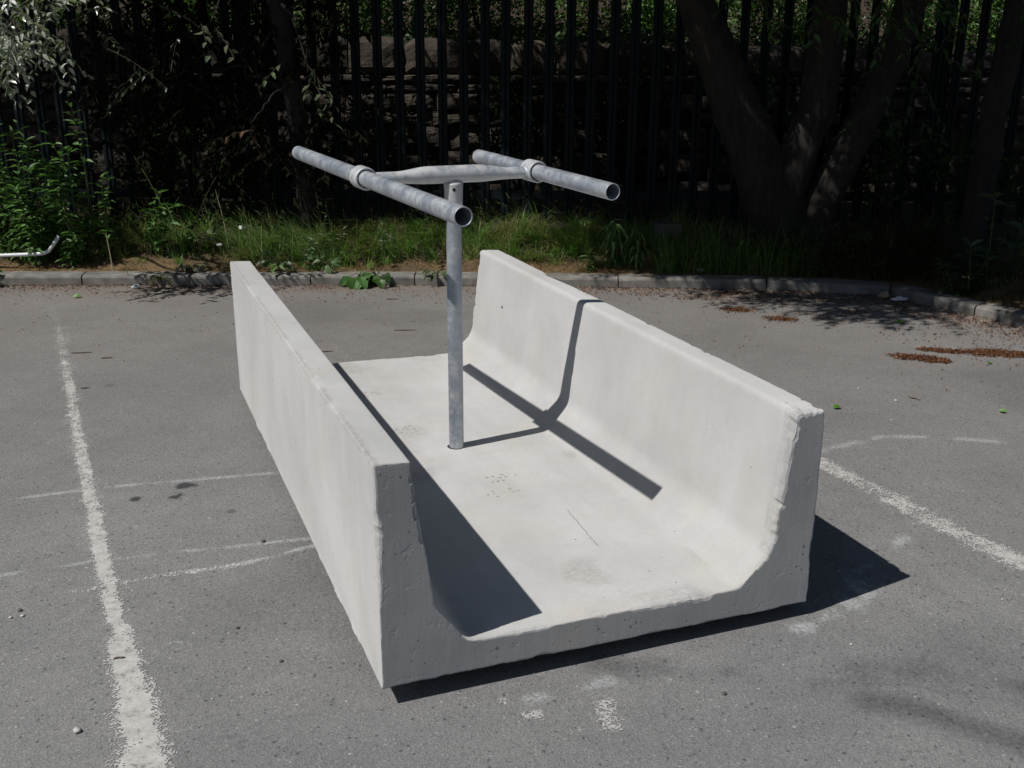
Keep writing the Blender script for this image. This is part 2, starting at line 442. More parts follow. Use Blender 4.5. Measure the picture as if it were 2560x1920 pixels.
def build_ground():
    xs = np.concatenate([np.array([-150, -80, -40, -20, -12, -8, -6, -5]), np.arange(-4.2, 3.6, .0125), np.array([4, 5, 6, 8, 12, 20, 40, 80, 150])])
    ys = np.concatenate([np.array([-150, -80, -40, -20, -10, -5, -2, 0, 1]), np.arange(1.5, 7.3, .0125), np.array([7.6, 8, 9, 11, 14, 20, 40, 80, 150])])
    X, Y = np.meshgrid(xs, ys)
    chalk = np.zeros_like(X); dark = np.zeros_like(X); dust = np.zeros_like(X)
    def line(arr, pts, w, amt, seed, nz=9, soft=1.0, lo=.3, hi=.7):
        d, _ = polydist(X, Y, pts)
        k = np.exp(-(d / w) ** 2 * soft) * amt * sstep(lo, hi, fbm(X * nz, Y * nz, seed))
        np.maximum(arr, k, out=arr)
    line(chalk, [(-3.4, 3.05), (-2.4, 3.36), (-1.86, 3.543), (-1.531, 3.667), (-.912, 3.818), (-.5, 3.9)], .02, .66, 1, 8, lo=.05, hi=.55)
    line(chalk, [(-3.2, 2.5), (-2.4, 2.74), (-1.599, 2.976), (-1.318, 3.088), (-.691, 3.244), (-.3, 3.33)], .02, .62, 2, 8, lo=.05, hi=.55)
    line(chalk, [(-1.2, 2.93), (-.9, 3.04), (-.664, 3.19), (-.4, 3.3)], .018, .8, 3, 14)
    line(chalk, [(-.1, 2.28), (.234, 2.407), (.552, 2.522), (.758, 2.657), (.872, 2.709), (1.052, 2.847), (1.123, 3.028), (1.232, 3.177), (1.34, 3.275)], .040, .62, 4, 13)
    line(chalk, [(.1, 2.33), (.32, 2.46), (.6, 2.53)], .07, .30, 5, 14)
    line(chalk, [(.85, 2.71), (1.05, 2.86), (1.12, 3.0)], .075, .75, 6, 12)
    line(chalk, [(1.1, 3.98), (1.31, 4.1), (1.578, 4.25), (1.842, 4.24), (2.2, 4.16), (2.7, 3.95)], .04, .6, 7, 7, lo=.25, hi=.62)
    line(chalk, [(1.05, 4.02), (1.3, 4.03), (1.55, 4.1), (1.85, 4.1)], .10, .3, 107, 4, lo=.2, hi=.7)
    line(chalk, [(1.25, 4.05), (1.4, 3.96), (1.55, 3.9), (1.8, 3.6)], .05, .25, 8, 5)
    ring = np.abs(np.hypot((X + .925) / 1.15, (Y - 2.557)) - .042)
    np.maximum(chalk, np.exp(-(ring / .008) ** 2) * .6 * sstep(.4, .6, fbm(X * 14, Y * 14, 9)), out=chalk)
    # paint dust either side of the worn lines
    line(chalk, [(-2.62, 5.95), (-2.155, 4.915), (-1.866, 4.273), (-1.515, 3.512), (-1.29, 3.021), (-1.08, 2.588), (-.88, 2.158), (-.84, 1.9)], .075, .5, 10, 10)
    line(chalk, [(-2.87, 6.45), (-2.62, 5.95)], .05, .35, 30, 6, lo=.1, hi=.5)
    line(chalk, [(1.1, 4.05), (1.24, 3.94), (1.33, 3.75), (1.434, 3.455), (1.52, 3.315), (1.65, 3.075), (1.9, 2.6)], .08, .5, 11, 9)
    line(dust, [(1.1, 4.05), (1.24, 3.94), (1.33, 3.75), (1.434, 3.455)], .07, .35, 12, 9)
    # oil drips, rubber
    for (x, y, r, a) in ((-1.227, 3.685, .035, 1), (-1.20, 3.69, .022, .9), (-1.374, 3.562, .024, .9), (-1.235, 3.582, .022, .9), (-1.225, 3.6, .014, .8), (-.999, 3.459, .02, .5),
                         (-1.95, 4.9, .03, .3), (.55, 2.0, .04, .2)):
        d = np.hypot((X - x), (Y - y)) + .025 * (fbm(X * 40, Y * 40, 13) - .5)
        np.maximum(dark, a * (1 - sstep(r * .6, r * 1.1, d)), out=dark)
    line(dark, [(.95, 2.47), (1.126, 2.475), (1.339, 2.405), (1.7, 2.2)], .08, .46, 14, 4, lo=.0, hi=.45)
    line(dark, [(.8, 2.40), (.95, 2.42), (1.1, 2.40), (1.3, 2.33)], .05, .22, 114, 4, lo=.0, hi=.5)
    line(dark, [(.92, 2.335), (1.0, 2.315), (1.09, 2.262), (1.25, 2.15)], .06, .5, 15, 6, lo=.1, hi=.5)
    line(dark, [(.25, 2.49), (.43, 2.47), (.6, 2.44)], .06, .5, 16, 6, lo=.1, hi=.6)
    line(dark, [(-.6, 4.05), (-.3, 4.3)], .3, .12, 17, 3)
    line(dark, [(-2.6, 4.3), (-3.4, 4.1)], .5, .15, 18, 2)
    d, s = polydist(X, Y, KF)
    dust = np.maximum(dust, .95 * (1 - sstep(.03, .62, d + .45 * (fbm(X * 2.2, Y * 2.2, 19) - .5))))
    dust = np.maximum(dust, .55 * sstep(.55, .75, fbm(X * .9 + 3, Y * .9, 20)) * sstep(4.0, 6.2, Y))
    dust = np.maximum(dust, .36 * sstep(2.6, 6.3, Y))
    dust = np.maximum(dust, .5 * np.exp(-(((Y - 6.25 - .1 * X) / .28) ** 2)) * sstep(.3, .6, fbm(X * 1.2, Y * 2, 21)))
    dark = np.maximum(dark, .20 * sstep(.5, .75, fbm(X * .8 + 9, Y * .8, 22)))
    V = np.stack([X, Y, np.zeros_like(X)], -1).reshape(-1, 3)
    nx, ny = len(xs), len(ys)
    i = (np.arange(ny - 1)[:, None] * nx + np.arange(nx - 1)[None]).ravel()
    F = np.stack([i, i + 1, i + nx + 1, i + nx], 1)
    mb = MB(); mb.add(V, F, np.stack([chalk, dark, dust], -1).reshape(-1, 3))
    tag(mb.obj('car_park', M['asphalt']), kind='structure')

def paint_strip(name, left, right, seed, cell=.0024, thr=0.0, y_fade=None):
    """worn road paint left as flakes between two ragged edges"""
    Lp = np.array(left); Rp = np.array(right)
    seg = np.concatenate([[0], np.cumsum(np.hypot(*np.diff((Lp + Rp) / 2, axis=0).T))])
    n = int(seg[-1] / cell); s = np.linspace(0, seg[-1], n)
    lx, ly = np.interp(s, seg, Lp[:, 0]), np.interp(s, seg, Lp[:, 1]); rx, ry = np.interp(s, seg, Rp[:, 0]), np.interp(s, seg, Rp[:, 1])
    wmax = np.hypot(rx - lx, ry - ly).max() * 1.8; m = int(wmax / cell)
    t = np.linspace(-.4, 1.4, m)
    X = lx[:, None] * (1 - t) + rx[:, None] * t; Y = ly[:, None] * (1 - t) + ry[:, None] * t
    e = np.abs(t - .5)[None] * 2
    big = fbm(X * 11, Y * 11, seed, 4); fine = fbm(X * 55, Y * 55, seed + 3, 3); tex = vnoise(X * 300, Y * 300, seed + 5)
    cover = np.interp(e, [0, .6, .85, 1.0, 1.2, 1.5, 1.62], [1.14, 1.06, .90, .78, .66, .54, .46])
    if y_fade is not None: cover = cover * np.interp(s, *y_fade)[:, None]
    v = .32 * big + .26 * fine + .42 * tex
    alive = v < cover * .585 + thr
    alive = alive[:-1, :-1]
    jx = (rng.random(X.shape) - .5) * cell * .5; jy = (rng.random(X.shape) - .5) * cell * .5
    V = np.stack([X + jx, Y + jy, np.full(X.shape, .0012) + .0006 * fine], -1).reshape(-1, 3)
    a, b = np.nonzero(alive)
    i = a * m + b
    F = np.stack([i, i + 1, i + m + 1, i + m], 1)
    used, inv = np.unique(F, return_inverse=True)
    mb = MB(); mb.add(V[used], inv.reshape(F.shape)[:, ::-1])
    return tag(mb.obj(name, M['paint']), kind='structure')

def build_paint():
    L = [(-2.89, 6.393), (-2.652, 5.953), (-2.186, 4.914), (-1.894, 4.273), (-1.545, 3.512), (-1.319, 3.021), (-1.160, 2.70), (-1.135, 2.66), (-1.118, 2.588), (-.99, 2.29), (-.932, 2.158), (-.88, 1.95)]
    Rr = [(-2.833, 6.394), (-2.604, 5.954), (-2.124, 4.915), (-1.838, 4.274), (-1.485, 3.513), (-1.263, 3.021), (-1.115, 2.70), (-1.065, 2.66), (-1.047, 2.588), (-.90, 2.29), (-.823, 2.159), (-.77, 1.95)]
    paint_strip('parking_line', L, Rr, 41, y_fade=([0, .4, .9, 1.6, 3.2, 3.9, 4.6, 5], [.38, .56, .78, .90, .93, 1.08, 1.13, 1.13]))
    A = [(1.05, 4.35), (1.262, 4.005), (1.354, 3.821), (1.554, 3.405), (1.683, 3.148), (1.95, 2.62)]
    B = [(.99, 4.20), (1.215, 3.867), (1.305, 3.674), (1.488, 3.27), (1.617, 3.002), (1.88, 2.48)]
    paint_strip('parking_line', B, A, 42, y_fade=([0, .8, 2.2], [.85, .85, 1.05]))
    # stray paint scraps
    for (pts, w, sd_, fd) in (
            ([(-1.36, 2.868), (-1.236, 2.912), (-1.128, 2.968), (-1.036, 3.0), (-.967, 3.022), (-.88, 3.055), (-.78, 3.09)], .016, 43, .72),
            ([(.236, 2.33), (.247, 2.27), (.252, 2.2)], .030, 44, .8), ([(-.035, 2.318), (-.01, 2.322)], .022, 45, .75),
            ([(.03, 2.262), (.08, 2.275)], .018, 46, .75)):
        P = np.array(pts); T = np.gradient(P, axis=0); T /= np.linalg.norm(T, axis=1)[:, None]
        Nn = np.stack([-T[:, 1], T[:, 0]], 1)
        paint_strip('paint_scrap', P + Nn * w, P - Nn * w, sd_, .003, y_fade=([0, 5], [fd, fd]))

def offset_poly(pts, d):
    P = np.array(pts, float); T = np.diff(P, axis=0); T /= np.linalg.norm(T, axis=1)[:, None]
    Nn = np.stack([-T[:, 1], T[:, 0]], 1); out = []
    for i in range(len(P)):
        a = Nn[max(i - 1, 0)]; b = Nn[min(i, len(Nn) - 1)]
        m = a + b; m /= np.linalg.norm(m)
        out.append(P[i] + m * d / max(.4, m @ a))
    return np.array(out)

def build_kerb():
    mb = MB()
    runs = [([p for p in KF[:11]], [-9, -8.1, -7.2, -6.3, -5.4, -4.5, -3.85, -2.93, -2.2, -1.38, -.67, .02, .72, 1.72, 2.5], 0),
            ([p for p in KF[10:]], [6.887, 6.36, 5.75, 5.0, 4.2, 3.4, 2.5, 1.5, .5], 1)]
    prof = [(0, -.06), (0, .052), (.006, .064), (.018, .071), (.06, .0735), (.122, .0735), (.122, -.06)]
    for pts, joints, axis in runs:
        P = np.array(pts)
        if axis: js = [np.interp(-j, -P[:, 1], P[:, 0]) for j in joints]; js = list(zip(js, joints))
        else: js = [(j, np.interp(j, P[:, 0], P[:, 1])) for j in joints]
        for a, b in zip(js[:-1], js[1:]):
            a = np.array(a); b = np.array(b); L = np.linalg.norm(b - a); T = (b - a) / L; Nn = np.array([-T[1], T[0]])
            k = 14; V = []; g = .004
            dz = rng.normal() * .002; dn = rng.normal() * .0025
            for s in np.linspace(0, 1, k + 1):
                q = a + T * (g + (L - 2 * g) * s)
                e = .003 if s in (0, 1) else 0
                for (o, z) in prof:
                    w = (vnoise(s * L * 25 + a[0] * 9, o * 40 + z * 60, 3) - .5) * .005
                    oo = o + dn + w * (o < .1) + (e if o < .05 else 0); zz = z + (dz + w - e if z > 0 else 0)
                    V.append((*(q + Nn * oo), zz))
            m = len(prof)
            F = [(i * m + j, i * m + j + 1, (i + 1) * m + j + 1, (i + 1) * m + j)[::-1] for i in range(k) for j in range(m - 1)]
            F += [tuple(range(m)), tuple(k * m + j for j in range(m - 1, -1, -1))]
            mb.add(V, F)
    tag(mb.obj('kerb', M['kerb']), kind='structure')

def verge_z(X, Y):
    d, s = polydist(X, Y, KF); d = d * s
    rise = np.where(Y > 6.6, .26, .12)
    z = .066 + rise * sstep(.15, .95, d) + .05 * (fbm(X * 1.7, Y * 1.7, 50) - .5) * sstep(.12, .4, d) + .03 * (fbm(X * 7, Y * 7, 51) - .5) * sstep(.12, .3, d)
    return np.where(d < .1, -.05, z), d

def build_verge():
    xs = np.concatenate([np.arange(-14, -6.6, .4), np.arange(-6.6, 4.4, .05), np.arange(4.4, 14, .4)])
    ys = np.concatenate([np.arange(-1, 5, .3), np.arange(5, 8.6, .04), np.arange(8.6, 10.2, .2)])
    X, Y = np.meshgrid(xs, ys); Z, d = verge_z(X, Y)
    nx, ny = len(xs), len(ys)
    keep = (d > .07)
    i = (np.arange(ny - 1)[:, None] * nx + np.arange(nx - 1)[None])
    k = keep[:-1, :-1] | keep[1:, 1:] | keep[1:, :-1] | keep[:-1, 1:]
    i = i[k]
    F = np.stack([i, i + 1, i + nx + 1, i + nx], 1)
    used, inv = np.unique(F, return_inverse=True)
    moss = (1 - sstep(.28, .52, d + .3 * (fbm(X * 3, Y * 3, 52) - .5))) * (.45 + .55 * sstep(.3, .6, fbm(X * 6, Y * 6, 53)))
    moss = np.maximum(moss, .8 * sstep(.55, .7, fbm(X * 1.8 + 4, Y * 2.2, 54)) * (d < .75))
    mb = MB(); mb.add(np.stack([X, Y, Z], -1).reshape(-1, 3)[used], inv.reshape(F.shape), np.stack([moss] * 3, -1).reshape(-1, 3)[used])
    tag(mb.obj('verge', M['soil'], smooth=True), kind='structure')
    # earth bank retained by the wall behind the fence
    xs = np.arange(-30, 30.1, .5); ys = np.arange(9.75, 30, .5)
    X, Y = np.meshgrid(xs, ys); Z = 1.35 + 2.6 * sstep(10.5, 16, Y) + .25 * fbm(X * .8, Y * .8, 60)
    nx, ny = len(xs), len(ys)
    i = (np.arange(ny - 1)[:, None] * nx + np.arange(nx - 1)[None]).ravel()
    mb = MB(); mb.add(np.stack([X, Y, Z], -1).reshape(-1, 3), np.stack([i, i + 1, i + nx + 1, i + nx], 1))
    tag(mb.obj('bank', M['soil'], smooth=True), kind='structure')

build_ground(); build_paint(); build_kerb(); build_verge()

# ================================================================ concrete trough
TX, TY, TYAW = -.32, 2.2914, .3737
TL, TW = 2.58, 1.2688
TZ0, TILT, TILTX, SKB = .0557, -.0035, -.0076, -.0354
BT = .0888

def fillet(pts, rads, n=7):
    out = []
    m = len(pts)
    for i in range(m):
        p = np.array(pts[i]); a = np.array(pts[i - 1]); b = np.array(pts[(i + 1) % m]); r = rads[i]
        if r <= 0: out.append(p); continue
        da = (a - p) / np.linalg.norm(a - p); db = (b - p) / np.linalg.norm(b - p)
        A = p + da * r; B = p + db * r
        for t in np.linspace(0, 1, n): out.append(A * (1 - t) ** 2 + 2 * p * t * (1 - t) + B * t * t)
    return np.array(out)

def trough_point(x, y, z):
    """local trough coordinates -> object coordinates (the object sits on the asphalt, turned by TYAW)"""
    yy = y + SKB * (x - .6) * (y / TL)
    return np.stack([x, yy, z + TZ0 + TILT * y + TILTX * x], -1)

def build_trough():
    corners = [(0, 0), (1.2705, 0), (1.2705, .5935), (1.1735, .6005), (1.128, .186), (1.0335, BT), (.2275, BT), (.1434, .199), (.0885, .6005), (-.003, .6045)]
    rads = [.004, .004, .005, .020, .026, .028, .022, .022, .006, .006]
    prof = fillet(corners, rads)
    # resample
    P = [];
    for a, b in zip(prof, np.roll(prof, -1, 0)):
        k = max(1, int(np.linalg.norm(b - a) / .0065))
        for t in range(k): P.append(a + (b - a) * t / k)
    P = np.array(P); m = len(P)
    per = np.concatenate([[0], np.cumsum(np.linalg.norm(np.diff(P, axis=0), axis=1))])
    T = np.roll(P, -1, 0) - np.roll(P, 1, 0); T /= np.linalg.norm(T, axis=1)[:, None]
    Nn = np.stack([T[:, 1], -T[:, 0]], 1)                      # outward for a counter-clockwise profile
    # direction from each profile point into the material, towards an inner outline that never folds over itself
    Cn = np.array(corners); off = []
    for i in range(len(Cn)):
        a, p, b = Cn[i - 1], Cn[i], Cn[(i + 1) % len(Cn)]
        t1 = (p - a) / np.linalg.norm(p - a); t2 = (b - p) / np.linalg.norm(b - p)
        n1 = np.array([-t1[1], t1[0]]); n2 = np.array([-t2[1], t2[0]]); mm = n1 + n2; mm /= np.linalg.norm(mm)
        off.append(p + mm * .037 / max(.5, mm @ n1))
    off = np.array(off); Q = np.zeros_like(P); bd = np.full(m, 1e9)
    for i in range(len(Cn)):
        a, b = Cn[i], Cn[(i + 1) % len(Cn)]; dv = b - a
        t = np.clip(((P - a) @ dv) / (dv @ dv), 0, 1); d = np.linalg.norm(P - a - t[:, None] * dv, axis=1)
        k = d < bd - 1e-9; bd[k] = d[k]; Q[k] = (off[i] + t[:, None] * (off[(i + 1) % len(Cn)] - off[i]))[k]
    Nn = -(Q - P) / np.linalg.norm(Q - P, axis=1)[:, None]
    yb = np.concatenate([[0, .004, .009, .015, .022, .03], np.arange(.042, TL - .04, .012), TL - np.array([.03, .022, .015, .009, .004, 0])])
    # how badly the arris is broken along the front end, by profile position
    px, pz = P[:, 0], P[:, 1]
    sev = .006 + .010 * fbm(per * 7, per * 0, 71)
    right_in = (px > 1.12) & (px < 1.2) & (pz > .17)
    sev = np.where(right_in, .010 + .030 * sstep(.2, .5, pz) * (.55 + .9 * fbm(per * 16, per * 0, 72)), sev)
    top_r = (px > 1.17) & (pz > .58); sev = np.where(top_r, .020 * (.5 + fbm(per * 20, per * 0, 73)), sev)
    left_out = (px < .02) & (pz > .02); sev = np.where(left_out, .007 + .009 * fbm(per * 22, per * 0, 74), sev)
    left_in = (px > .08) & (px < .16) & (pz > .2); sev = np.where(left_in, .005 + .013 * fbm(per * 18, per * 0, 75), sev)
    bot = pz < .01; sev = np.where(bot, .002 + .006 * fbm(per * 14, per * 0, 76), sev)
    hi = .12 + .16 * fbm(per * 70, per * 0 + 2, 179, 2) + .6 * sstep(.42, .68, fbm(per * 9, per * 0 + 3, 77, 6)) + .6 * sstep(.52, .70, fbm(per * 31, per * 0 + 9, 177, 4)) * sstep(.38, .6, fbm(per * 5, per * 0 + 5, 178, 3))
    chip = sev * hi                                            # depth of the break at the very end
    chip = np.where(right_in & (pz > .33), np.maximum(chip, .010 + .008 * fbm(per * 30, per * 0, 173)), chip)
    chip = np.minimum(chip, .028)
    V = []; D = []
    for y in yb:
        e = min(y, TL - y)
        reach = chip * 1.25
        f = np.clip(1 - e / np.maximum(reach, 1e-4), 0, 1)
        jag = .55 + .9 * fbm(per * 47, np.full(m, y * 90), 78, 5)
        inn = f * chip * jag * (.8 if y < 1 else .45)
        q = P - Nn * inn[:, None]
        # slow hand-floated unevenness and ragged long edges
        un = .0022 * (fbm(per * 5, np.full(m, y * 3.0), 79) - .5) + .0010 * (fbm(per * 22, np.full(m, y * 16), 80) - .5)
        q = q + Nn * un[:, None]
        # pitted outer arris of the left wall, burrs under the outer bottom edge, broken outer arris at the far end on the right
        Y1 = np.full(m, y)
        def nick(freq, lo, hi, seed):
            return sstep(lo, hi, fbm(Y1 * freq, per * 0, seed, 5))
        ar = np.exp(-(np.hypot(px - 0, pz - .6045) / .012) ** 2)
        q = q - Nn * (ar * (.009 * nick(11, .60, .78, 81) * nick(45, .45, .6, 181) + .0022 * fbm(Y1 * 30, per * 8, 82)))[:, None]
        ar = np.exp(-(np.hypot(px - 1.2705, pz - .5935) / .014) ** 2)
        q = q - Nn * (ar * (.008 * nick(9, .58, .75, 83) * nick(50, .42, .6, 183) + .014 * np.exp(-((y - 1.92) / .045) ** 2) + .002 * fbm(Y1 * 40, per * 0, 184)))[:, None]
        ar = np.exp(-(np.hypot(px, pz) / .011) ** 2) * (px < .1)
        q = q + np.array([[-1, -.3]]) * (ar * (.006 * nick(8, .58, .72, 84) * fbm(Y1 * 60, per * 0, 185) + .0015 * fbm(Y1 * 35, per * 0, 186)))[:, None]
        yy = np.full(m, y)
        if y == 0: yy = yy + chip * .30 * (jag - .4)
        V.append(trough_point(q[:, 0], yy, q[:, 1]))
        dirt = .55 * np.exp(-((np.hypot(px - .004, pz - .600)) / .010) ** 2) * sstep(.35, .65, vnoise(np.full(m, y * 9), per * 0, 85))
        fl = (np.abs(pz - BT) < .004) & (px > .22) & (px < 1.04)
        dirt = np.where(fl, .35 * sstep(.56, .78, fbm(px * 4.5, yy * 4.5, 86)), dirt)
        dirt = np.where(px < .0, np.maximum(dirt, .16 * sstep(.55, .8, fbm(pz * 2.2, yy * 9, 87))), dirt)
        if y < .05: dirt = np.maximum(dirt, .4 * (right_in | left_in) * vnoise(per * 30, np.full(m, y * 60), 88))
        D.append(dirt)
    V = np.array(V); D = np.array(D); ny = len(yb)
    mb = MB(); F = []
    for i in range(ny - 1):
        for j in range(m):
            F.append((i * m + j, (i + 1) * m + j, (i + 1) * m + (j + 1) % m, i * m + (j + 1) % m)[::-1])
    # end caps: an inner ring, slightly wavy, then the flat of the cut end
    base = V.reshape(-1, 3); cols = np.stack([D.ravel()] * 3, 1)
    mb.add(base, F, cols)
    for (y, row, flip) in ((0, 0, False), (TL, ny - 1, True)):
        ins = P - Nn * np.minimum(chip * 1.05 + .003, .034)[:, None]
        # keep the ring simple in the fillets
        ring = trough_point(ins[:, 0], np.full(m, y), ins[:, 1])
        mb.add(ring, [], np.zeros((m, 3)))
        o = mb.n - m
        for j in range(m):
            f = [row * m + j, row * m + (j + 1) % m, o + (j + 1) % m, o + j]
            mb.f.append(f[::-1] if flip else f); mb.mi.append(1)
        f = [o + j for j in range(m)]
        mb.f.append(f[::-1] if flip else f); mb.mi.append(1)
    t = mb.obj('concrete_trough', [M['concrete'], M['cut']], origin=(0, 0, 0))
    sm = []
    for pl in t.data.polygons:
        yy = pl.center.y
        sm.append(pl.material_index == 0 and .05 < yy < TL - .05)
    t.data.set_sharp_from_angle(angle=R(32))
    t.data.polygons.foreach_set('use_smooth', sm)
    t.location = (TX, TY, 0); t.rotation_euler = (0, 0, TYAW)
    tag(t, 'pale grey concrete channel with tapering side walls and ragged broken ends, lying on the asphalt', 'concrete trough')
    # socket round the post: a dark recess
    def disc(name, x, y, z, r, mat, normal=None, squash=1.0, lift=.0006):
        b = MB(); k = 28
        jit = 1 + .06 * (rng.random(k) - .5)
        if normal is None:
            q = np.array([(x + r * jit[i] * math.cos(2 * math.pi * i / k), y + r * squash * jit[i] * math.sin(2 * math.pi * i / k)) for i in range(k)])
            vv = trough_point(q[:, 0], q[:, 1], np.full(k, z + lift))
        else:
            nv = Vector(normal).normalized(); u = Vector((0, 1, 0)); w = nv.cross(u)
            vv = []
            for i in range(k):
                a = 2 * math.pi * i / k
                p = Vector((x, y, z)) + nv * lift + u * (r * math.cos(a)) + w * (r * squash * math.sin(a))
                vv.append(trough_point(np.array([p.x]), np.array([p.y]), np.array([p.z]))[0])
        b.add(vv, [list(range(k))]); o = b.obj(name, mat, t); return o
    disc('post_socket', .636, 1.327, BT, .0312, M['dark'], lift=.0016)
    disc('lifting_hole', 1.139, .093, .232, .0095, M['dark'], (-.94, 0, .1), 1.6, lift=.004)
    disc('lifting_hole', 1.150, 2.20, .40, .0055, M['dark'], (-.99, 0, .1), 1.0, lift=.003)
    # boot prints and a long scratch in the floor, as thin smears of dried mud
    mud = mat_plain('dried_mud', (.445, .435, .415), .95, nscale=60, namp=.25)
    mud_mb = MB(); scr_mb = MB()
    def smear(name, quads, mat):
        b = mud_mb if name == 'boot_print' else scr_mb
        for (cx, cy, w, h, a) in quads:
            c, s_ = math.cos(a), math.sin(a); k = 7; q = []
            for i in range(k):
                an = 2 * math.pi * i / k; rr = .8 + .4 * random.random()
                dx, dy = w * rr * math.cos(an) / 2, h * rr * math.sin(an) / 2
                q.append((cx + c * dx - s_ * dy, cy + s_ * dx + c * dy))
            q = np.array(q); b.add(trough_point(q[:, 0], q[:, 1], np.full(k, BT + .0018)), [list(range(k))])
    def boot(cx, cy, ang, n=16):
        out = []
        for r in range(7):
            for c in (-1, 0, 1):
                if random.random() < .35: continue
                u, v = (r - 3) * .021 + random.gauss(0, .002), c * .024 * (1 - .05 * abs(r - 3)) + random.gauss(0, .002)
                if abs(c) == 1 and r in (0, 6): continue
                x = cx + math.cos(ang) * u - math.sin(ang) * v; y = cy + math.sin(ang) * u + math.cos(ang) * v
                out.append((x, y, .008, .015, ang + .5 * c))
        return out
    smear('boot_print', boot(.685, .985, .1), mud)
    smear('boot_print', boot(.66, .86, .0)[:7], mud)
    smear('boot_print', boot(.50, 2.07, .5)[:9], mud)
    smear('boot_print', boot(.40, 1.75, 1.2)[:9], mud)
    smear('boot_print', boot(.52, 1.58, .3)[:8], mud)
    smear('scratch', [(.775 + .0045 * i * math.sin(.22) + random.gauss(0, .0012), .385 + .0125 * i, .0028, .018, -.15 + random.gauss(0, .1)) for i in range(22)], None)
    tag(mud_mb.obj('mud_stain', mud, t), kind='stuff'); scr_mb.obj('scratch', mat_plain('grey_scuff', (.31, .305, .29), .9), t)
    # low timber bearers that keep the trough off the ground
    for k, y in enumerate((.42, 2.1)):
        b = MB()
        x0, x1 = .12, 1.14; hw = .05
        vv = []
        for z in (0, 1):
            for yy in (y - hw, y + hw):
                for xx in (x0, x1):
                    p = trough_point(np.array([xx]), np.array([yy]), np.array([-.0004]))[0]
                    vv.append((p[0], p[1], p[2] if z else 0.0))
        b.add(vv, [(0, 2, 3, 1), (4, 5, 7, 6), (0, 1, 5, 4), (2, 6, 7, 3), (0, 4, 6, 2), (1, 3, 7, 5)])
        o = b.obj('timber_bearer', M['timber'])
        o.location = (TX, TY, 0); o.rotation_euler = (0, 0, TYAW)
        tag(o, ('flat timber bearer under the near end of the concrete trough', 'flat timber bearer under the far end of the concrete trough')[k], 'timber', 'bearers under the trough')
    return t
build_trough()

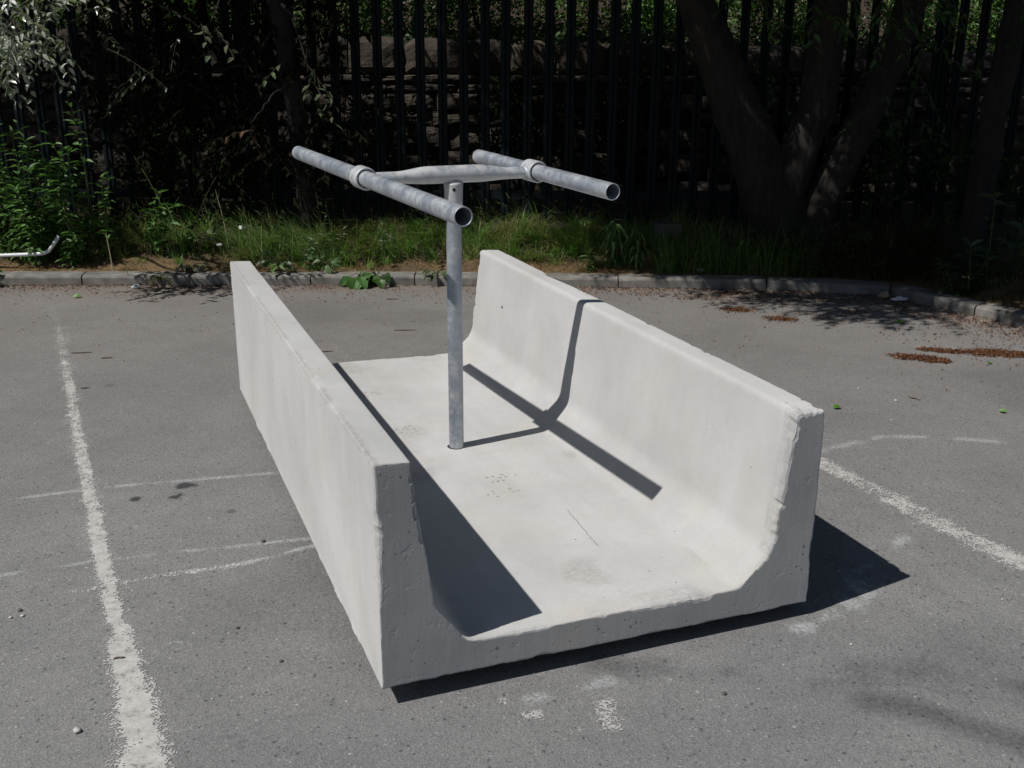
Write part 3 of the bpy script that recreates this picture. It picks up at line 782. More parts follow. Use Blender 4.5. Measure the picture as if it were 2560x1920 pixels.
# ================================================================ steel tee and tubes
def build_handlebar():
    ca, sa = math.cos(TYAW), math.sin(TYAW)
    bx = np.array([-.209, 3.758, .135])
    e = empty('steel_post_frame', tuple(bx))
    tag(e, 'galvanised steel post with tee head holding two open tubes, standing in the concrete trough', 'steel frame')
    H = 1.0203
    def part(mb, name, mat, parent=e, smooth=True):
        return mb.obj(name, mat, parent, smooth=smooth)
    def angsmooth(o):
        me = o.data
        vn = None
        for ed in me.edges: pass
        return o
    def ring_solid(mb, axis, c, r0, r1, h0, h1, n=40, bev=.0015):
        """hollow cylinder wall about an axis, with small bevels, faces split at the rims by separate vertices"""
        ax = Vector(axis).normalized(); u = ax.orthogonal().normalized(); w = ax.cross(u); c = Vector(c)
        prof = [(r1, h0 + bev), (r1, h1 - bev), (r1 - bev, h1), (r0 + bev, h1), (r0, h1 - bev), (r0, h0 + bev), (r0 + bev, h0), (r1 - bev, h0)]
        V = []
        segs = [(0, 1), (1, 2), (2, 3), (3, 4), (4, 5), (5, 6), (6, 7), (7, 0)]
        F = []
        for (a, b) in segs:
            ra, ha = prof[a]; rb, hb = prof[b]
            steps = 1 if abs(hb - ha) < .05 else 24
            o = len(V)
            for s in range(steps + 1):
                r = ra + (rb - ra) * s / steps; h = ha + (hb - ha) * s / steps
                for k in range(n):
                    an = 2 * math.pi * k / n
                    V.append(tuple(c + ax * h + (u * math.cos(an) + w * math.sin(an)) * r))
            for s in range(steps):
                for k in range(n):
                    F.append((o + s * n + k, o + s * n + (k + 1) % n, o + (s + 1) * n + (k + 1) % n, o + (s + 1) * n + k))
        mb.add(V, F)
    # post, slightly proud of its socket
    mb = MB(); ring_solid(mb, (0, 0, 1), (0, 0, 0), .0245, .0275, -.0, H - .02); part(mb, 'post', M['galv'])
    a = TYAW - .0056
    rx = Vector((math.cos(a), math.sin(a), 0))
    top = Vector((0, 0, H))
    cl = top - rx * .3208; cr = top + rx * .3032
    # crossbar: round in the middle, pinched flat towards the collars
    mb = MB(); n = 32; V = []; xs = np.linspace(-.295, .28, 34)
    ry = Vector((-rx.y, rx.x, 0))
    for x in xs:
        t = float(sstep(.09, .21, abs(x)))
        rz = .0305 * (1 - t) + .0205 * t; rw = .0305 * (1 - t) + .026 * t
        dz = -.004 * t
        for k in range(n):
            an = 2 * math.pi * k / n
            V.append(tuple(top + rx * float(x) + ry * (rw * math.cos(an)) + Vector((0, 0, rz * math.sin(an) + dz))))
    F = [(i * n + k, i * n + (k + 1) % n, (i + 1) * n + (k + 1) % n, (i + 1) * n + k) for i in range(len(xs) - 1) for k in range(n)]
    mb.add(V, F)
    cb = part(mb, 'crossbar', M['galvw'])
    # sleeve under the crossbar, flared into a weld
    mb = MB(); prof = [(.0278, -.112), (.0318, -.111), (.0325, -.09), (.0332, -.05), (.0340, -.036), (.0350, -.031), (.0330, -.027), (.020, -.020)]
    V = []; n = 32
    for r, z in prof:
        for k in range(n):
            an = 2 * math.pi * k / n
            V.append((r * math.cos(an), r * math.sin(an) * (1 if z < -.03 else .8), H + z))
    F = [(i * n + k, i * n + (k + 1) % n, (i + 1) * n + (k + 1) % n, (i + 1) * n + k) for i in range(len(prof) - 1) for k in range(n)]
    mb.add(V, F)
    sl = part(mb, 'sleeve', M['galvw'])
    mb = MB(); k = 20; V = []
    for i in range(k):
        an = 2 * math.pi * i / k
        th = .13; rr = .0341
        lx = .0062 * math.cos(an); lz = .0062 * math.sin(an)
        aa = -math.pi / 2 + th + lx / rr
        V.append((rr * math.cos(aa), rr * math.sin(aa), H - .050 + lz))
    mb.add(V, [list(range(k))]); part(mb, 'bolt_hole', M['dark'], sl, smooth=False)
    def grip(c, rot, rise, l1, l2, Dm):
        b = TYAW + rot
        g = Vector((-math.sin(b) * math.cos(rise), math.cos(b) * math.cos(rise), math.sin(rise)))
        mb = MB(); ring_solid(mb, g, c, Dm / 2 - .0032, Dm / 2, -l1, l2, 44, .0008)
        return g, part(mb, 'handle_tube', M['galv'])
    gl, _ = grip(cl, .0654, .0044, .8851, .8732, .0545)
    gr, _ = grip(cr, .0941, .0167, .5381, .4676, .0545)
    for c, g in ((cl, gl), (cr, gr)):
        mb = MB(); ring_solid(mb, g, c, .0312, .0385, -.037, .037, 44, .002); part(mb, 'collar', M['galvw'])
        # weld bead joining collar and crossbar
        mb = MB()
        d = (top - c).normalized(); pts = []
        u = g
        for k in range(17):
            an = 2 * math.pi * k / 16
            p = c + d * (.0372 + .004 * abs(math.sin(an * 1.0)) * 0) + u * (.025 * math.cos(an)) + Vector((0, 0, .0205 * math.sin(an) - .004))
            pts.append(tuple(p))
        tube(mb, pts, [.0042 + .0012 * random.random() for _ in pts], 8, caps=False)
        part(mb, 'weld_bead', M['galvw'])
    return e
build_handlebar()

# ================================================================ fence and wall
def build_fence():
    FY, ZB = 7.93, .22
    e = empty('palisade_fence', (0, FY, ZB))
    tag(e, 'dark green steel palisade fence running the whole width behind the grass verge', 'fence')
    pale = None
    mb = MB()
    # W-section pale with a split pointed top
    w = [(-.034, .012), (-.024, .0), (-.009, .0), (0, .012), (.009, .0), (.024, .0), (.034, .012)]
    V = []; m = len(w)
    for z, k in ((.03, 1), (2.12, 1), (2.24, .35)):
        for x, y in w: V.append((x * k, y - .012, z))
    for z, k in ((.03, 1), (2.12, 1), (2.24, .35)):
        for x, y in w: V.append((x * k, y - .009, z))
    F = []
    for i in range(2):
        for j in range(m - 1):
            F.append((i * m + j, i * m + j + 1, (i + 1) * m + j + 1, (i + 1) * m + j))
            o = 3 * m; F.append((o + i * m + j, o + (i + 1) * m + j, o + (i + 1) * m + j + 1, o + i * m + j + 1))
        for j in (0, m - 1):
            o = 3 * m; F.append((i * m + j, (i + 1) * m + j, o + (i + 1) * m + j, o + i * m + j))
    mb.add(V, F)
    x = -.36 - .1535 * 43
    i = 0
    while x < 6.4:
        xx = x - .0 + random.gauss(0, .002)
        if pale is None:
            pale = mb.obj('pale', M['fence'], e); pale.location = (xx, 0, 0)
        else:
            c = pale.copy(); COL.objects.link(c); c.parent = e; c.location = (xx, 0, 0)
            c.rotation_euler = (0, random.gauss(0, .002), 0)
        x += .1535; i += 1
    for z in (.29, 1.93):
        mb = MB(); box(mb, -7.1, 6.5, .002, .012, z - .03, z + .03); box(mb, -7.1, 6.5, .012, .05, z + .022, z + .03); mb.obj('rail', M['fence'], e)
    for x in (-7.02, -4.5, -1.98, .56, 3.12, 5.66):
        mb = MB(); box(mb, x - .025, x + .025, .052, .11, -.1, 2.2); mb.obj('fence_post', M['fence'], e)
build_fence()

def build_stone_wall():
    mb = MB()
    YF = 9.5
    z = .15; row = 0
    heights = [.28, .25, .21, .13, .15, .08, .075]
    rows = []
    for h in heights: rows.append((z, h)); z += h
    rows.append((z, 1.64 - z if 1.64 - z > .2 else .26))
    r = np.random.default_rng(5)
    for k, (z0, h) in enumerate(rows):
        last = k == len(rows) - 1
        x = -7.0 - r.random() * .3
        while x < 7:
            w = (.30 + .35 * r.random()) * (1.25 if last else 1)
            n = 7; V = []
            drop = -.055 * ((x + 1.6) / 1.6) * .55 if last else 0
            dep = r.normal() * .02
            for iz in range(n):
                for ix in range(n):
                    u, v = ix / (n - 1), iz / (n - 1)
                    ed = max(abs(u - .5), abs(v - .5)) * 2
                    b = .05 * (1 - ed ** 3) + .035 * (float(fbm(x * 5 + u * 3, z0 * 9 + v * 3, 31)) - .5)
                    top_round = -.05 * (abs(u - .5) * 2) ** 4 * (v ** 3) if last else 0
                    V.append((x + .006 + (w - .012) * u, YF - b + dep, z0 + .006 + (h - .012 + drop) * v + top_round))
            F = [(a * n + c, a * n + c + 1, (a + 1) * n + c + 1, (a + 1) * n + c) for a in range(n - 1) for c in range(n - 1)]
            # sides going back
            B = [(p[0], YF + .2, p[2]) for p in V]
            ring = [c for c in range(n)] + [a * n + n - 1 for a in range(1, n)] + [(n - 1) * n + c for c in range(n - 2, -1, -1)] + [a * n for a in range(n - 2, 0, -1)]
            o = len(V); V += B
            for a, c in zip(ring, ring[1:] + ring[:1]): F.append((a, o + a, o + c, c))
            t = r.random()
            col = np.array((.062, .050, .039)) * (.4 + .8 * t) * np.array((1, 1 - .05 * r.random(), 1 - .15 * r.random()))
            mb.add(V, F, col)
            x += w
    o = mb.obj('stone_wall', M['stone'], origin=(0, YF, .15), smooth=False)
    mb2 = MB(); box(mb2, -7.2, 7.2, YF + .05 , YF + .34, .0, 1.46, (.03, .025, .02)); c = mb2.obj('wall_core', M['stone'], o, origin=(0, 0, 0)); c.location = (0, -YF, -.15)
    tag(o, 'old sandstone block wall seen between the fence pales', 'stone wall')
build_stone_wall()

# ================================================================ vegetation
KX, KY = .632, .386                                    # how far the sun throws a shadow per metre of height
def shade_wanted(gx, gy):  # outline and gaps of the unseen canopy, drawn by where its shadow should land
    n1 = (fbm(gx * 1.6, gy * 1.6, 101) - .5) * .55
    edge = 8.34 + n1 * .5 + .15 * sstep(-1.5, -2.6, gx)
    edge = edge - .26 * sstep(-2.5, -2.2, gx) * (1 - sstep(-.15, .15, gx))
    edge = np.where(gx > .5, np.interp(gx, [.5, .95, 1.5, 1.72, 2.6, 3.2, 5], [8.3, 7.45, 7.15, 6.65, 6.3, 6.15, 6.05]) + n1 * .7, edge)
    ok = (gy > edge) & (gy < 11.25)
    hole = (gx > -1.2) & (gx < .36) & (gy > 9.6) & (gy < 10.6)
    ok &= ~(hole & (fbm(gx * 5, gy * 5, 102) > .16))
    ok &= (np.hypot(gx - 2.92, gy - 6.38) > .30) & (np.hypot(gx - 3.1, gy - 6.08) > .17)
    ok &= np.hypot(gx - 2.62, (gy - 7.87) * .8) > .25
    ok &= ~((gx > 2.75) & (gx < 3.15) & (gy > 6.15) & (gy < 6.75) & (fbm(gx * 6, gy * 6, 103) > .42))
    ok &= ~((gy < 8.6) & (gx < .9) & (fbm(gx * 4, gy * 4, 104) > .6))
    return ok

def leaf_cols(n, a, b, var=.25, r=rng):
    c = mixcol(a, b, r.random(n)); return c * (1 + var * (r.random((n, 1)) * 2 - 1))

def twig_leaves(mb, p, d, length, n, L, Wd, ca, cb, droop=.3, detail=False, r=rng, wood=None):
    """a leafy twig: leaves alternating along a drooping line"""
    d = np.array(d) / np.linalg.norm(d); t = np.linspace(.08, 1, n)[:, None]
    P = p + d * length * t + np.array([0, 0, -1]) * droop * length * t ** 2
    ax = norm(d + np.array([0, 0, -2 * droop]) * t)
    sd_ = norm(np.cross(ax, np.array([0, 0, 1.0]) + .01)); sg = np.where(np.arange(n) % 2, 1, -1)[:, None]
    D = norm(ax * .6 + sd_ * sg * .8 + r.normal(size=(n, 3)) * .3 + np.array([0, 0, -.3]))
    N = norm(np.array([0, 0, 1.0]) + r.normal(size=(n, 3)) * .45)
    leaves(mb, P, D, N, L * (.7 + .5 * r.random(n)), Wd * (.7 + .5 * r.random(n)), leaf_cols(n, ca, cb, r=r), detail)
    if wood is not None:
        tube(mb, [tuple(P[0] - d * length * .08)] + [tuple(P[i]) for i in (n // 3, 2 * n // 3, n - 1)], [.004, .003, .0025, .0015], 5, (.05, .04, .03), caps=False)

def limb(mb, a, b, r0, r1, seed, n=7, sag=.12):
    a = np.array(a, float); b = np.array(b, float); L = np.linalg.norm(b - a)
    pts = []
    for i in range(n):
        t = i / (n - 1)
        w = np.array([fbm(t * 3 + seed, seed * 1.3, 5) - .5, fbm(t * 3 - seed, seed * 2.1, 6) - .5, 0]) * L * .16 * math.sin(math.pi * t)
        pts.append(tuple(a + (b - a) * t + w + np.array([0, 0, sag * L * math.sin(math.pi * t) * .5])))
    tube(mb, pts, list(np.linspace(r0, r1, n)), 8, caps=True, rough=.1, seed=seed)
    return pts

# unseen canopy twigs, placed for the shade they cast, shared out by nearest tree
def canopy_points(n, r, bx=(-4.9, 5.4), by=(5.9, 11.3)):
    out = []
    while len(out) < n:
        k = 4000
        gx = r.uniform(*bx, k); gy = r.uniform(*by, k); h = r.uniform(2.35, 5.2, k)
        ok = shade_wanted(gx, gy)
        x = gx - KX * h; y = gy - KY * h
        ok &= h > 1.95 + .06 * np.maximum(y, 0) + .25
        ok &= y < 10.2
        for q in np.stack([x, y, h], 1)[ok]: out.append(q)
    return np.array(out[:n])

TREES = dict(willow=(2.1, 7.62), purple=(-1.50, 7.8), left=(-4.35, 7.35), right=(3.75, 6.75), far=(-6.6, 7.9))
canopy = np.concatenate([canopy_points(5200, np.random.default_rng(11)), canopy_points(1500, np.random.default_rng(12), (.9, 4.2), (7.3, 9.0)),
                         canopy_points(500, np.random.default_rng(13), (-1.7, .4), (8.35, 9.1)), canopy_points(700, np.random.default_rng(14), (2.3, 4.8), (6.15, 7.5))])
tx = np.array([TREES[k][0] - .9 for k in TREES]); ty = np.array([TREES[k][1] for k in TREES])
owner = np.argmin(np.hypot(canopy[:, 0:1] - tx, (canopy[:, 1:2] - ty) * .5) + np.random.default_rng(2).normal(size=(len(canopy), 1)) * .35, 1)

def build_tree(key, label, stems, ca, cb, leaf, mat, lowtwigs=(), bark='bark', limbs=14, name='tree', per=17, boughs=()):
    x0, y0 = TREES[key]
    z0 = float(verge_z(np.array([x0]), np.array([y0]))[0][0])
    e = empty(name, (x0, y0, z0)); tag(e, label, 'tree')
    org = (x0, y0, z0)
    tr = MB()
    ends = []
    for k, st in enumerate(stems):
        pts = [s[0] for s in st]; rad = [s[1] for s in st]
        P = []; Rr = []
        for i in range(len(pts) - 1):
            for t in np.linspace(0, 1, 6)[:-1]:
                P.append(tuple(np.array(pts[i]) * (1 - t) + np.array(pts[i + 1]) * t + np.array([fbm(t * 2 + i + k, k, 7) - .5, 0, 0]) * .03)); Rr.append(rad[i] * (1 - t) + rad[i + 1] * t)
        P.append(pts[-1]); Rr.append(rad[-1])
        tube(tr, P, Rr, 22, rough=.12, seed=k * 5 + 1)
        ends.append((np.array(P), Rr))
    for k, (pts, r0, r1) in enumerate(boughs):
        A = np.array(pts, float); u = np.linspace(0, len(A) - 1, 14)
        B = np.stack([np.interp(u, np.arange(len(A)), A[:, i]) for i in range(3)], 1)
        B[1:-1] = (B[:-2] + 2 * B[1:-1] + B[2:]) / 4; B[1:-1] = (B[:-2] + 2 * B[1:-1] + B[2:]) / 4
        B[1:] += .012 * (np.random.default_rng(k + 50).random((13, 3)) - .5)
        tube(tr, [tuple(p) for p in B], list(np.linspace(r0, r1, 14)), 8, rough=.1, seed=k)
    mine = canopy[owner == list(TREES).index(key)]
    r = np.random.default_rng(sum(map(ord, key)))
    lv = MB(); tw = MB()
    if len(mine):
        # limbs reach for spread-out canopy points
        pick = mine[r.choice(len(mine), min(limbs, len(mine)), replace=False)]
        tips = []
        for i, q in enumerate(pick):
            P, Rr = ends[i % len(ends)]
            j = len(P) - 1 - int(r.integers(0, 3))
            pp = limb(tr, P[j], q, Rr[j] * .45, .012, i + 1)
            tips.append(np.array(pp))
        allp = np.concatenate(tips)
        for q in mine:
            d = q - allp[np.argmin(np.linalg.norm(allp - q, axis=1))]
            d = d + r.normal(size=3) * .25; d[2] *= .5
            twig_leaves(lv, q, d, .26 + .2 * r.random(), per, leaf[0], leaf[1], ca, cb, .25, r=r)
    for (p, d, L, n, sc, a, b) in lowtwigs:
        twig_leaves(lv, np.array(p, float), d, L, n, leaf[0] * sc, leaf[1] * sc, a, b, .25, True, r=r, wood=tw)
    tr.obj('trunk', M[bark], e, smooth=True, origin=org, loc=(0, 0, 0))
    if lv.n: lv.obj('crown', M[mat], e, origin=org, loc=(0, 0, 0))
    return e

G1, G2 = (.035, .075, .018), (.075, .13, .03)
def hanging(r, n, x, y, z, L=.3, k=11, sc=1.0, a=G1, b=G2, dirx=0.0):
    out = []
    for i in range(n):
        p = (r.uniform(*x), r.uniform(*y), r.uniform(*z))
        out.append((p, (dirx + r.normal() * .6, r.normal() * .5 - .3, -.35 + r.normal() * .35), L * (.6 + .7 * r.random()), k, sc, a, b))
    return out
rr = np.random.default_rng(21)

build_tree('willow', 'big multi-stemmed tree with three thick leaning trunks at the right end of the fence',
           [[((1.98, 7.62, .2), .21), ((1.80, 7.62, .63), .185), ((1.565, 7.62, 1.143), .165), ((1.202, 7.6, 1.87), .115), ((.75, 7.4, 2.7), .09), ((.2, 7.0, 3.8), .06)],
            [((1.93, 7.60, .2), .17), ((1.93, 7.60, .587), .14), ((2.03, 7.6, .93), .13), ((2.115, 7.6, 1.146), .125), ((2.14, 7.6, 1.75), .115), ((2.1, 7.45, 2.8), .09), ((1.8, 7.1, 4.0), .06)],
            [((2.12, 7.58, .2), .15), ((2.19, 7.6, .506), .125), ((2.40, 7.6, 1.02), .115), ((2.52, 7.6, 1.30), .11), ((2.66, 7.6, 1.8), .10), ((2.9, 7.4, 2.9), .08), ((2.8, 6.9, 4.0), .05)]],
           G1, G2, (.085, .034), 'leaf',
           hanging(rr, 26, (1.45, 2.9), (6.95, 7.35), (1.72, 1.98), .26, 9, .95, (.03, .065, .015), (.06, .11, .03)) +
           hanging(rr, 6, (2.3, 2.75), (7.0, 7.3), (1.0, 1.5), .22, 7, .9, (.02, .04, .012), (.035, .06, .02)),
           'bark_pale', 26)
build_tree('purple', 'small tree with dark purplish leaves and a slim trunk in front of the fence',
           [[((-1.50, 7.8, .15), .085), ((-1.495, 7.8, .6), .075), ((-1.54, 7.75, 1.2), .07), ((-1.64, 7.65, 2.0), .06), ((-1.9, 7.3, 3.0), .045), ((-2.3, 6.9, 3.9), .03)]],
           (.014, .018, .009), (.024, .031, .013), (.075, .038), 'dull',
           hanging(rr, 300, (-3.0, -1.15), (7.66, 7.98), (.8, 2.02), .32, 13, .85, (.006, .006, .004), (.012, .015, .007)) +
           hanging(rr, 60, (-3.0, -1.3), (7.7, 8.0), (.45, .95), .3, 12, .8, (.007, .012, .005), (.014, .022, .008)) +
           hanging(rr, 2, (-1.74, -1.66), (7.0, 7.1), (1.0, 1.08), .2, 8, .75, (.11, .06, .045), (.14, .12, .07)) +
           hanging(rr, 2, (-1.95, -1.8), (6.85, 6.95), (1.62, 1.7), .2, 6, .95, (.10, .09, .06), (.09, .12, .07)) +
           hanging(rr, 5, (-1.5, -1.15), (7.0, 7.1), (1.3, 1.48), .2, 7, .8, (.07, .09, .05), (.10, .13, .07)),
           limbs=16, boughs=[([(-1.62, 7.68, 1.85), (-2.0, 7.75, 2.0), (-2.5, 7.85, 1.85), (-2.95, 7.9, 1.6)], .022, .006), ([(-1.54, 7.75, 1.2), (-1.9, 7.8, 1.45), (-2.4, 7.82, 1.3)], .018, .005),
                            ([(-1.5, 7.78, .8), (-1.85, 7.8, 1.0), (-2.3, 7.82, .85)], .014, .004), ([(-1.6, 7.68, 1.75), (-1.4, 7.75, 1.9), (-1.18, 7.85, 1.7)], .016, .004),
                            ([(-1.55, 7.74, 1.3), (-1.62, 7.4, 1.25), (-1.70, 7.08, 1.08)], .010, .003), ([(-1.66, 7.62, 2.05), (-1.8, 7.25, 2.0), (-1.87, 6.92, 1.7)], .012, .003), ([(-1.6, 7.66, 1.85), (-1.45, 7.35, 1.75), (-1.32, 7.06, 1.45)], .012, .003)])
build_tree('left', 'tree with glossy pale leaves whose branches hang in at the left edge of the view',
           [[((-4.35, 7.35, .1), .12), ((-4.3, 7.3, 1.0), .11), ((-4.2, 7.2, 2.0), .095), ((-4.4, 6.9, 3.1), .07), ((-4.6, 6.6, 4.0), .05)]],
           (.05, .07, .035), (.09, .11, .06), (.075, .036), 'glossy',
           hanging(rr, 44, (-3.35, -2.62), (6.35, 6.75), (1.58, 2.0), .3, 12, .8, (.19, .23, .165), (.35, .37, .305), .3) +  # pale leaves, coloured brighter still to read as sunlit
           hanging(rr, 26, (-3.4, -2.95), (6.35, 6.75), (1.36, 1.66), .26, 11, .8, (.19, .23, .165), (.35, .37, .305), .3) +
           hanging(rr, 10, (-3.4, -2.2), (6.9, 7.5), (1.4, 1.9), .3, 10, .7, (.02, .03, .014), (.035, .055, .02), .3),  # back sprays of the same tree, coloured dark to sink into shade
           limbs=14, boughs=[([(-4.27, 7.26, 1.3), (-3.9, 7.0, 1.8), (-3.4, 6.7, 2.0), (-2.75, 6.55, 1.92)], .030, .006), ([(-4.2, 7.2, 1.8), (-3.7, 6.85, 2.15), (-3.1, 6.5, 2.0)], .026, .006),
                             ([(-3.9, 7.0, 1.8), (-3.45, 6.65, 1.75), (-3.1, 6.55, 1.55)], .016, .004), ([(-4.2, 7.2, 1.95), (-3.4, 7.2, 2.1), (-2.6, 7.2, 1.9)], .022, .005)])
build_tree('right', 'slim leaning tree at the far right edge, behind the kerb corner',
           [[((3.02, 7.0, .1), .095), ((3.06, 7.0, .6), .085), ((3.075, 7.0, 1.16), .08), ((3.11, 7.0, 1.75), .075), ((3.2, 6.9, 2.8), .06), ((3.0, 6.5, 3.8), .04)]],
           G1, G2, (.085, .034), 'leaf',
           hanging(rr, 14, (2.6, 3.6), (6.6, 7.2), (1.5, 1.95), .26, 9, .9, (.02, .04, .012), (.04, .07, .02)), limbs=12)
build_tree('far', 'unseen tree standing beyond the left edge of the view beside the fence',  # out-of-view tree put in to carry shading canopy on the left
           [[((-6.6, 7.9, .1), .13), ((-6.5, 7.8, 1.4), .11), ((-6.4, 7.5, 2.8), .08), ((-6.3, 7.2, 4.0), .05)]],
           G1, G2, (.085, .036), 'leaf', limbs=12)

# a low leafy sucker between the willow stems, shrubs beyond the wall, and dark shrubs on the verge
def bush(name, label, cat, loc, size, n, L, Wd, ca, cb, mat='leaf', flowers=0, group=None, seed=1, shell=.55, detail=False, up=.2, stems=9):
    r = np.random.default_rng(seed)
    e = empty(name, loc); tag(e, label, cat, group)
    lv = MB(); sx, sy, sz = size
    k = 9 + int(4 * r.random()); cen = []
    for i in range(k):
        d = r.normal(size=3); d /= np.linalg.norm(d)
        cen.append(np.array([d[0] * sx * .55, d[1] * sy * .55, sz * (.52 + .36 * d[2])]))
    cen = np.array(cen); ci = r.integers(0, k, n)
    P = cen[ci] + rdir(n, r) * (r.random((n, 1)) ** .5) * np.array([sx, sy, sz * .7]) * .42
    P = P[P[:, 2] > .02]; n = len(P)
    D = norm(rdir(n, r) + np.array([0, 0, up])); N = norm(rdir(n, r) + np.array([0, -.3, .9]))
    leaves(lv, P, D, N, L * (.6 + .6 * r.random(n)), Wd * (.6 + .6 * r.random(n)), leaf_cols(n, ca, cb, r=r), detail)
    lv.obj('foliage', M[mat], e)
    st = MB()
    for i in range(stems):
        q = cen[i % k]; tube(st, [(q[0] * .1, q[1] * .1, -.03), (q[0] * .45, q[1] * .45, q[2] * .5), tuple(q)], [.011, .008, .004], 6)
    st.obj('stem', M['bark'], e)
    if flowers:
        fl = MB()
        idx = r.choice(n, flowers, replace=False)
        for p in P[idx]:
            q = p + np.array([0, -.03, .02]); m = 5
            leaves(fl, np.repeat(q[None], m, 0), norm(np.stack([np.cos(np.arange(m) * 1.256), np.full(m, -.5), np.sin(np.arange(m) * 1.256)], 1)), np.tile([0, -1.0, .3], (m, 1)), .016, .013, np.tile((.75, .75, .7), (m, 1)))
        fl.obj('blossom', M['leaf'], e)
    return e

hl = ['bright green shrub behind the stone wall, at the left end', 'green shrub behind the stone wall, partly hidden by the purple-leaved tree',
      'bright green shrub with scattered white blossom above the left part of the stone wall', 'green shrub with white blossom rising above the middle of the stone wall',
      'light green shrub above the stone wall, just left of the big leaning trunk', 'green shrub above the stone wall, hidden between the leaning trunks', 'green shrub behind the stone wall at the right end']
for i, x in enumerate((-4.3, -2.9, -1.6, -.25, 1.1, 2.6, 4.2)):
    bush('shrub', hl[i], 'shrub', (x, 11.0 + .25 * math.sin(i * 2.1), 1.40), (1.05, .75, 1.6), 5200, .062, .033, (.07, .15, .03), (.14, .25, .06), 'leaf', 22 if i in (2, 3) else 0, 'shrubs behind the stone wall', 300 + i)
for i, x in enumerate((-5.2, -3.2, -1.0, .9, 3.0, 5.2)):
    bush('thicket', ['dark green thicket higher on the bank, leftmost', 'dark green thicket on the bank behind the second shrub from the left', 'dark green thicket on the bank behind the blossoming shrubs',
                     'dark green thicket on the bank behind the shrub left of the leaning trunk', 'dark green thicket on the bank behind the leaning trunks', 'dark green thicket higher on the bank, rightmost'][i], 'shrub',
         (x, 13.2, 2.55), (1.7, 1.0, 2.6), 5200, .10, .055, (.03, .06, .015), (.06, .10, .025), 'leaf', 0, 'thickets on the bank', 340 + i)
def ivy():
    r = np.random.default_rng(66); n = 26000
    X = r.uniform(-6, 6, n); Y = 9.85 + 4.6 * r.random(n) ** 1.3
    Z = 1.37 + 2.6 * sstep(10.5, 16, Y) + .25 * fbm(X * .8, Y * .8, 60) + .10 * r.random(n) + .12 * fbm(X * 4, Y * 4, 61)
    k = fbm(X * 2.3, Y * 2.3 + Z, 62) > .42; X, Y, Z = X[k], Y[k], Z[k]; n = len(X)
    mb = MB(); leaves(mb, np.stack([X, Y, Z], 1), norm(rdir(n, r) + np.array([0, -.6, -.2])), np.tile([0, -.6, 1.0], (n, 1)) + r.normal(size=(n, 3)) * .5, .055 * (.6 + .8 * r.random(n)), .042 * (.6 + .8 * r.random(n)), leaf_cols(n, (.010, .024, .008), (.045, .085, .02), .4, r))
    tag(mb.obj('ground_ivy', M['leaf']), kind='stuff')
ivy()
bush('leafy_sucker', 'small clump of sunlit green leaves between the leaning trunks', 'plant', (1.98, 8.35, .32), (.20, .16, 1.15), 420, .055, .028, (.06, .12, .03), (.11, .19, .06), 'glossy', 0, None, 371)
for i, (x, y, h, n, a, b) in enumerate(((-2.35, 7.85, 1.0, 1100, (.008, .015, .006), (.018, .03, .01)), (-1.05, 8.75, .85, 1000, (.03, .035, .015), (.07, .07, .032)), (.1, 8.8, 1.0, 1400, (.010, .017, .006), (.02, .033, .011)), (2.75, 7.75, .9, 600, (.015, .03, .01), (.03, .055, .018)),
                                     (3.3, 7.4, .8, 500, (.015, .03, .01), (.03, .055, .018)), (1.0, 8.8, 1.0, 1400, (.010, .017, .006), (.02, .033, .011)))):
    z = float(verge_z(np.array([x]), np.array([y]))[0][0])
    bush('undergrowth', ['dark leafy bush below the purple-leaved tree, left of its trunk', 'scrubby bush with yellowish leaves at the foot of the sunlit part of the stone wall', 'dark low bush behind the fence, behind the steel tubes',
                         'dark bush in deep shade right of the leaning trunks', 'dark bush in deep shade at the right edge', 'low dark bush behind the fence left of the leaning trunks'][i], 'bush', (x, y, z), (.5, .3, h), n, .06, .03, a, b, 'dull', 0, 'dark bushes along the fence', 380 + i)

# tall weeds: an upright stem with whorls of leaves
def weed(name, label, loc, h, n, L, Wd, ca, cb, lean=(0, 0), cat='weed', group=None, seed=1, branches=0, wilt=0.0, top=.3):
    r = np.random.default_rng(seed)
    z = float(verge_z(np.array([loc[0]]), np.array([loc[1]]))[0][0]) if len(loc) == 2 else loc[2]
    e = empty(name, (loc[0], loc[1], z)); tag(e, label, cat, group)
    st = MB(); lv = MB()
    stems = [(np.zeros(3), h, lean)] + [(np.array([r.normal() * .05, r.normal() * .04, 0]), h * r.uniform(.55, .95), (lean[0] + r.normal() * .18, lean[1] + r.normal() * .15)) for _ in range(branches)]
    for (b, hh, ln) in stems:
        t = np.linspace(0, 1, 8)
        P = np.stack([b[0] + ln[0] * t ** 1.6 * hh, b[1] + ln[1] * t ** 1.6 * hh, -.03 + (hh + .03) * t * (1 - .12 * t * (abs(ln[0]) + abs(ln[1])))], 1)
        tube(st, [tuple(p) for p in P], list(np.linspace(.0055, .0018, 8)), 6, (.08, .12, .04))
        m = n; tt = np.sort(r.uniform(.12, 1, m))
        Q = np.stack([np.interp(tt, t, P[:, k]) for k in range(3)], 1)
        an = np.arange(m) * 2.4 + r.random() * 6
        D = np.stack([np.cos(an), np.sin(an), .35 * (1 - wilt * 4) - .5 * (1 - tt) + .9 * np.maximum(0, tt - .85) * 5 * (1 - wilt)], 1)
        sc = (1 - top * np.abs(tt - .55) * 1.6)
        leaves(lv, Q, D, np.array([0, 0, 1.0]) + r.normal(size=(m, 3)) * .25, L * sc * (.75 + .5 * r.random(m)), Wd * sc * (.75 + .5 * r.random(m)), leaf_cols(m, ca, cb, r=r), True, .2, .25 + wilt)
    st.obj('stem', M['leaf'], e); lv.obj('foliage', M['leaf'], e)
    return e

